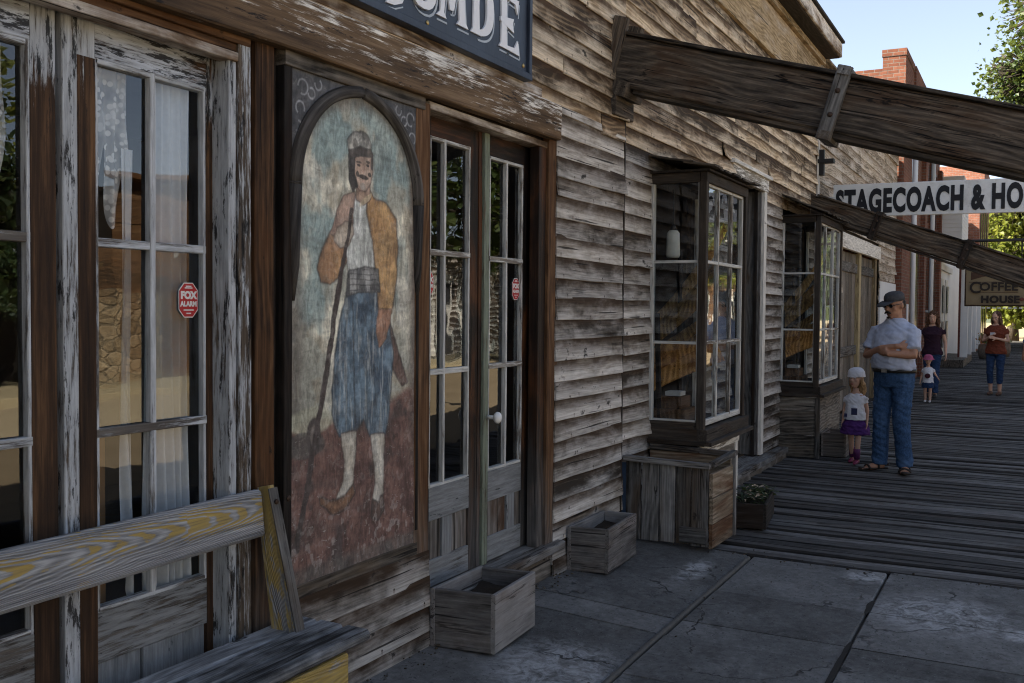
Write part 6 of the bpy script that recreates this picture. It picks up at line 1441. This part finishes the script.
# the little girl by the man
gm=cloth_mat('white_cotton',(.66,.66,.70),.1); pk=cloth_mat('purple_ruffles',(.085,.030,.155),.4,20); H=1.0
blonde=hair('blond_hair',(.20,.11,.045),(.42,.26,.12))
girl,P,fw,lg,ar=figure('little girl in white hat, white top and purple ruffled skirt',(10.85,-.83,0),172,H,CH,SK['fair'],.84,headturn=-12,stride=.15,
   arms=[[(0,.165,1.235),(-.01,.215,1.0),(.04,.225,.78)],[(0,-.165,1.235),(-.02,-.215,1.0),(.03,-.225,.78)]],
   top=(gm,[(.455,0,.105,.125),(.50,.004,.100,.114),(.56,.008,.093,.102),(.62,.006,.084,.097),(.67,.002,.078,.106),(.70,0,.068,.102),(.722,0,.054,.078),(.735,0,.046,.056)],.007),
   bottom=(pk,[(.30,0,.115,.150),(.315,0,.125,.160),(.345,0,.118,.150),(.35,0,.126,.155),(.39,0,.112,.135),(.395,0,.120,.142),(.44,0,.098,.112),(.48,0,.085,.10)]),
   hairspec=(blonde,[(-.035,0,.02,.080,.083,.09),(-.06,0,-.07,.05,.085,.09),(-.05,.06,-.14,.045,.05,.11),(-.04,-.055,-.13,.04,.04,.11),(-.01,.078,-.05,.035,.016,.07),(-.01,-.078,-.05,.035,.016,.07)],.006),
   sleeve=.40,shoe=plain('pink_boot',(.20,.03,.07),.5),pants_to=None,legr=(.075,.055,.040),hips=.085)
f=Vector(fw).normalized(); l_=ZA.cross(f).normalized()
b=MB(); b.loft([(P(-.01,0,z),f*.112*r*.86,l_*.098*r*.86) for z,r in ((.015,1.12),(.03,1.05),(.055,1.03),(.095,.92),(.122,.68),(.135,.28))],18); remeshed(b,'sun_hat',gm,girl,.008,2,(.003,30))
b=MB()
for sx in (-1,1): a=V(*lg[0 if sx>0 else 1][2]); b.tube([a+ZA*.0,a+V(.0,0,.07),a+V(.003,0,.11)],[.030,.034,.036],10)
loc(b,'boot_leg',plain('purple_boot',(.10,.02,.09),.6,0,.5,70),girl)
b=MB(); b.box((.108,-.012,.515),(.112,.050,.585),ch=.002); b.box((.106,-.085,.49),(.110,-.055,.525),ch=.002); loc(b,'shirt_print',plain('navy_print',(.03,.035,.09),.8,0,.5,60),girl)
# woman behind with curly hair
jd=cloth_mat('dark_denim',(.022,.045,.105),.35,50,(.045,.08,.16)); dkt=cloth_mat('plum_top',(.030,.014,.026),.3)
brown=hair('brown_curls',(.035,.014,.007),(.12,.055,.025))
w1=figure('woman in dark plum top and jeans with curly brown hair behind a toddler',(19.9,-.83,0),178,1.60,TP_W,SK['fair'],.95,headturn=4,stride=.13,
   arms=[[(0,.18,1.42),(-.03,.25,1.15),(.06,.27,.92)],[(0,-.18,1.42),(-.02,-.25,1.15),(.07,-.24,.95)]],
   top=(dkt,offs(TP_W,.013,.50,.835),.006),bottom=(jd,offs(TP_W,.008,.47,.55)),
   hairspec=(brown,[(-.025,0,.04,.105,.105,.10),(-.05,.06,-.08,.07,.06,.10),(-.05,-.06,-.08,.07,.06,.10),(.0,.095,-.08,.055,.045,.12),(.0,-.095,-.08,.055,.045,.12),(-.07,0,-.15,.06,.10,.12),(.01,.10,-.2,.05,.045,.09),(.01,-.10,-.2,.05,.045,.09)],.022),
   sleeve=.35,shoe=plain('dark_shoe',(.015,.013,.012),.6),pants_to=.96)
tod=figure('toddler in pink hat, white printed T-shirt and denim shorts on the boardwalk',(18.8,-.86,0),180,.84,CH,SK['fair'],.74,stride=.05,
   arms=[[(0,.165,1.235),(.02,.26,1.06),(.06,.36,.92)],[(0,-.165,1.235),(-.02,-.225,1.0),(.05,-.26,.80)]],
   top=(gm,[(.41,0,.10,.112),(.47,0,.098,.108),(.52,.004,.096,.104),(.58,.008,.092,.10),(.64,.006,.086,.10),(.69,.002,.078,.106),(.715,0,.064,.098),(.735,0,.050,.064)],.006),
   bottom=(jd,[(.30,0,.095,.125),(.34,0,.10,.125),(.40,0,.095,.112),(.45,0,.088,.10)]),hairspec=None,sleeve=.5,shoe=plain('white_sneaker',(.5,.5,.52),.6),pants_to=None,legr=(.085,.062,.045),hips=.09)
P,fw=tod[1],tod[2]; f=Vector(fw).normalized(); l_=ZA.cross(f).normalized(); b=MB(); b.loft([(P(0,0,z),f*.112*r*.76,l_*.10*r*.76) for z,r in ((.012,1.5),(.03,1.1),(.055,1.05),(.095,.92),(.122,.68),(.135,.28))],18); remeshed(b,'sun_hat',cloth_mat('pink_hat',(.42,.10,.20),.3),tod[0],.008,1)
b=MB(); b.ell((.094,.0,.47),(.006,.05,.045),10,8); loc(b,'shirt_print',plain('dark_print',(.05,.012,.02),.8,0,.5,60),tod[0])
rust=cloth_mat('rust_top',(.15,.040,.022),.3); auburn=hair('auburn_hair',(.025,.010,.006),(.085,.032,.016))
w2=figure('woman in rust red top under the coffee sign, hands raised to her chest',(21.2,-1.86,0),165,1.62,TP_W,SK['fair'],.96,headturn=-10,headtilt=-.35,stride=.03,
   arms=[[(0,.18,1.42),(.03,.25,1.16),(.20,.06,1.22)],[(0,-.18,1.42),(.03,-.25,1.15),(.20,-.05,1.27)]],
   top=(rust,[(.49,0,.094,.126)]+offs(TP_W,.018,.50,.835),.008),bottom=(jd,offs(TP_W,.008,.47,.55)),
   hairspec=(auburn,[(-.02,0,.03,.10,.09,.10),(-.05,0,-.10,.06,.09,.12),(-.06,0,-.25,.05,.10,.13),(.03,.075,-.12,.04,.03,.13),(.03,-.075,-.12,.04,.03,.13)],.010),
   sleeve=.45,shoe=plain('brown_sandal',(.08,.04,.025),.6),pants_to=.62,hips=.10)
b=MB(); b.box((.225,-.04,1.16),(.24,.04,1.21),ch=.004); tag(b.build('phone',plain('phone_case',(.5,.5,.52),.3),None),'pale phone held by the woman in the rust red top','phone'); ph=bpy.data.objects['phone']; ph.matrix_world=w2[0].matrix_world.copy()
bluej=cloth_mat('blue_jacket',(.03,.10,.24),.3); blk=cloth_mat('black_trousers',(.012,.012,.014),.3)
w3=figure('person in blue jacket and black trousers half cut off by the right edge',(21.0,-2.56,0),20,1.60,TP_W,SK['tan'],.95,stride=.08,
   top=(bluej,[(.49,0,.094,.126)]+offs(TP_W,.020,.50,.835),.008),bottom=(blk,offs(TP_W,.008,.47,.55)),
   hairspec=(dk,[(-.03,0,.03,.095,.085,.095),(-.06,0,-.04,.05,.08,.07)],.006),sleeve=.95,shoe=plain('dark_shoe',(.015,.013,.012),.6),pants_to=.97)
# ================================================================ light, sky, camera
AZ=(-.42,.80); L_=math.hypot(*AZ); EL=R(37)
sdir=V(AZ[0]/L_*math.cos(EL),AZ[1]/L_*math.cos(EL),math.sin(EL))
sun=bpy.data.lights.new('sun','SUN'); sun.energy=5.0; sun.angle=R(.5); sun.color=(1,.91,.76)
so=link(bpy.data.objects.new('sun',sun)); so.rotation_euler=sdir.to_track_quat('Z','Y').to_euler(); so.location=(0,0,30)
w=bpy.data.worlds.new('World'); scene.world=w; w.use_nodes=True; nt=w.node_tree; nt.nodes.clear()
sky=nt.nodes.new('ShaderNodeTexSky'); sky.sky_type='NISHITA'; sky.sun_disc=False; sky.sun_elevation=EL; sky.sun_rotation=math.atan2(sdir.x,sdir.y); sky.altitude=1700; sky.air_density=1.0; sky.dust_density=4.0; sky.ozone_density=1.0
bg=nt.nodes.new('ShaderNodeBackground'); bg.inputs[1].default_value=.11; wo=nt.nodes.new('ShaderNodeOutputWorld'); hsv=nt.nodes.new('ShaderNodeHueSaturation'); hsv.inputs['Saturation'].default_value=.68; hsv.inputs['Value'].default_value=.53; nt.links.new(sky.outputs[0],hsv.inputs['Color']); nt.links.new(hsv.outputs[0],bg.inputs[0]); nt.links.new(bg.outputs[0],wo.inputs[0])
cam=bpy.data.cameras.new('camera'); cam.sensor_width=36; cam.lens=985/1024*36; cam.clip_start=.05; cam.clip_end=3000
co=link(bpy.data.objects.new('camera',cam)); scene.camera=co
yaw,pit,rol=R(27.75),R(-1.95),R(.5)
fw=V(math.cos(yaw)*math.cos(pit),math.sin(yaw)*math.cos(pit),math.sin(pit)); r0=V(math.sin(yaw),-math.cos(yaw),0); u0=r0.cross(fw)
Rr=r0*math.cos(rol)+u0*math.sin(rol); Ur=-r0*math.sin(rol)+u0*math.cos(rol)
mt=Matrix((Rr,Ur,-fw)).transposed().to_4x4(); mt.translation=V(0,-2.44,1.60); co.matrix_world=mt
cam.dof.use_dof=True; cam.dof.focus_distance=5.0; cam.dof.aperture_fstop=16.0
vs_=scene.view_settings; vs_.view_transform='Standard'; vs_.look='None'; vs_.gamma=1; vs_.exposure=2.3; vs_.use_curve_mapping=False
cy=scene.cycles; cy.filter_width=1.1; cy.use_denoising=True; cy.max_bounces=8; cy.diffuse_bounces=4; cy.glossy_bounces=3; cy.transmission_bounces=4; cy.transparent_max_bounces=12; cy.caustics_reflective=False; cy.caustics_refractive=False; cy.sample_clamp_indirect=6
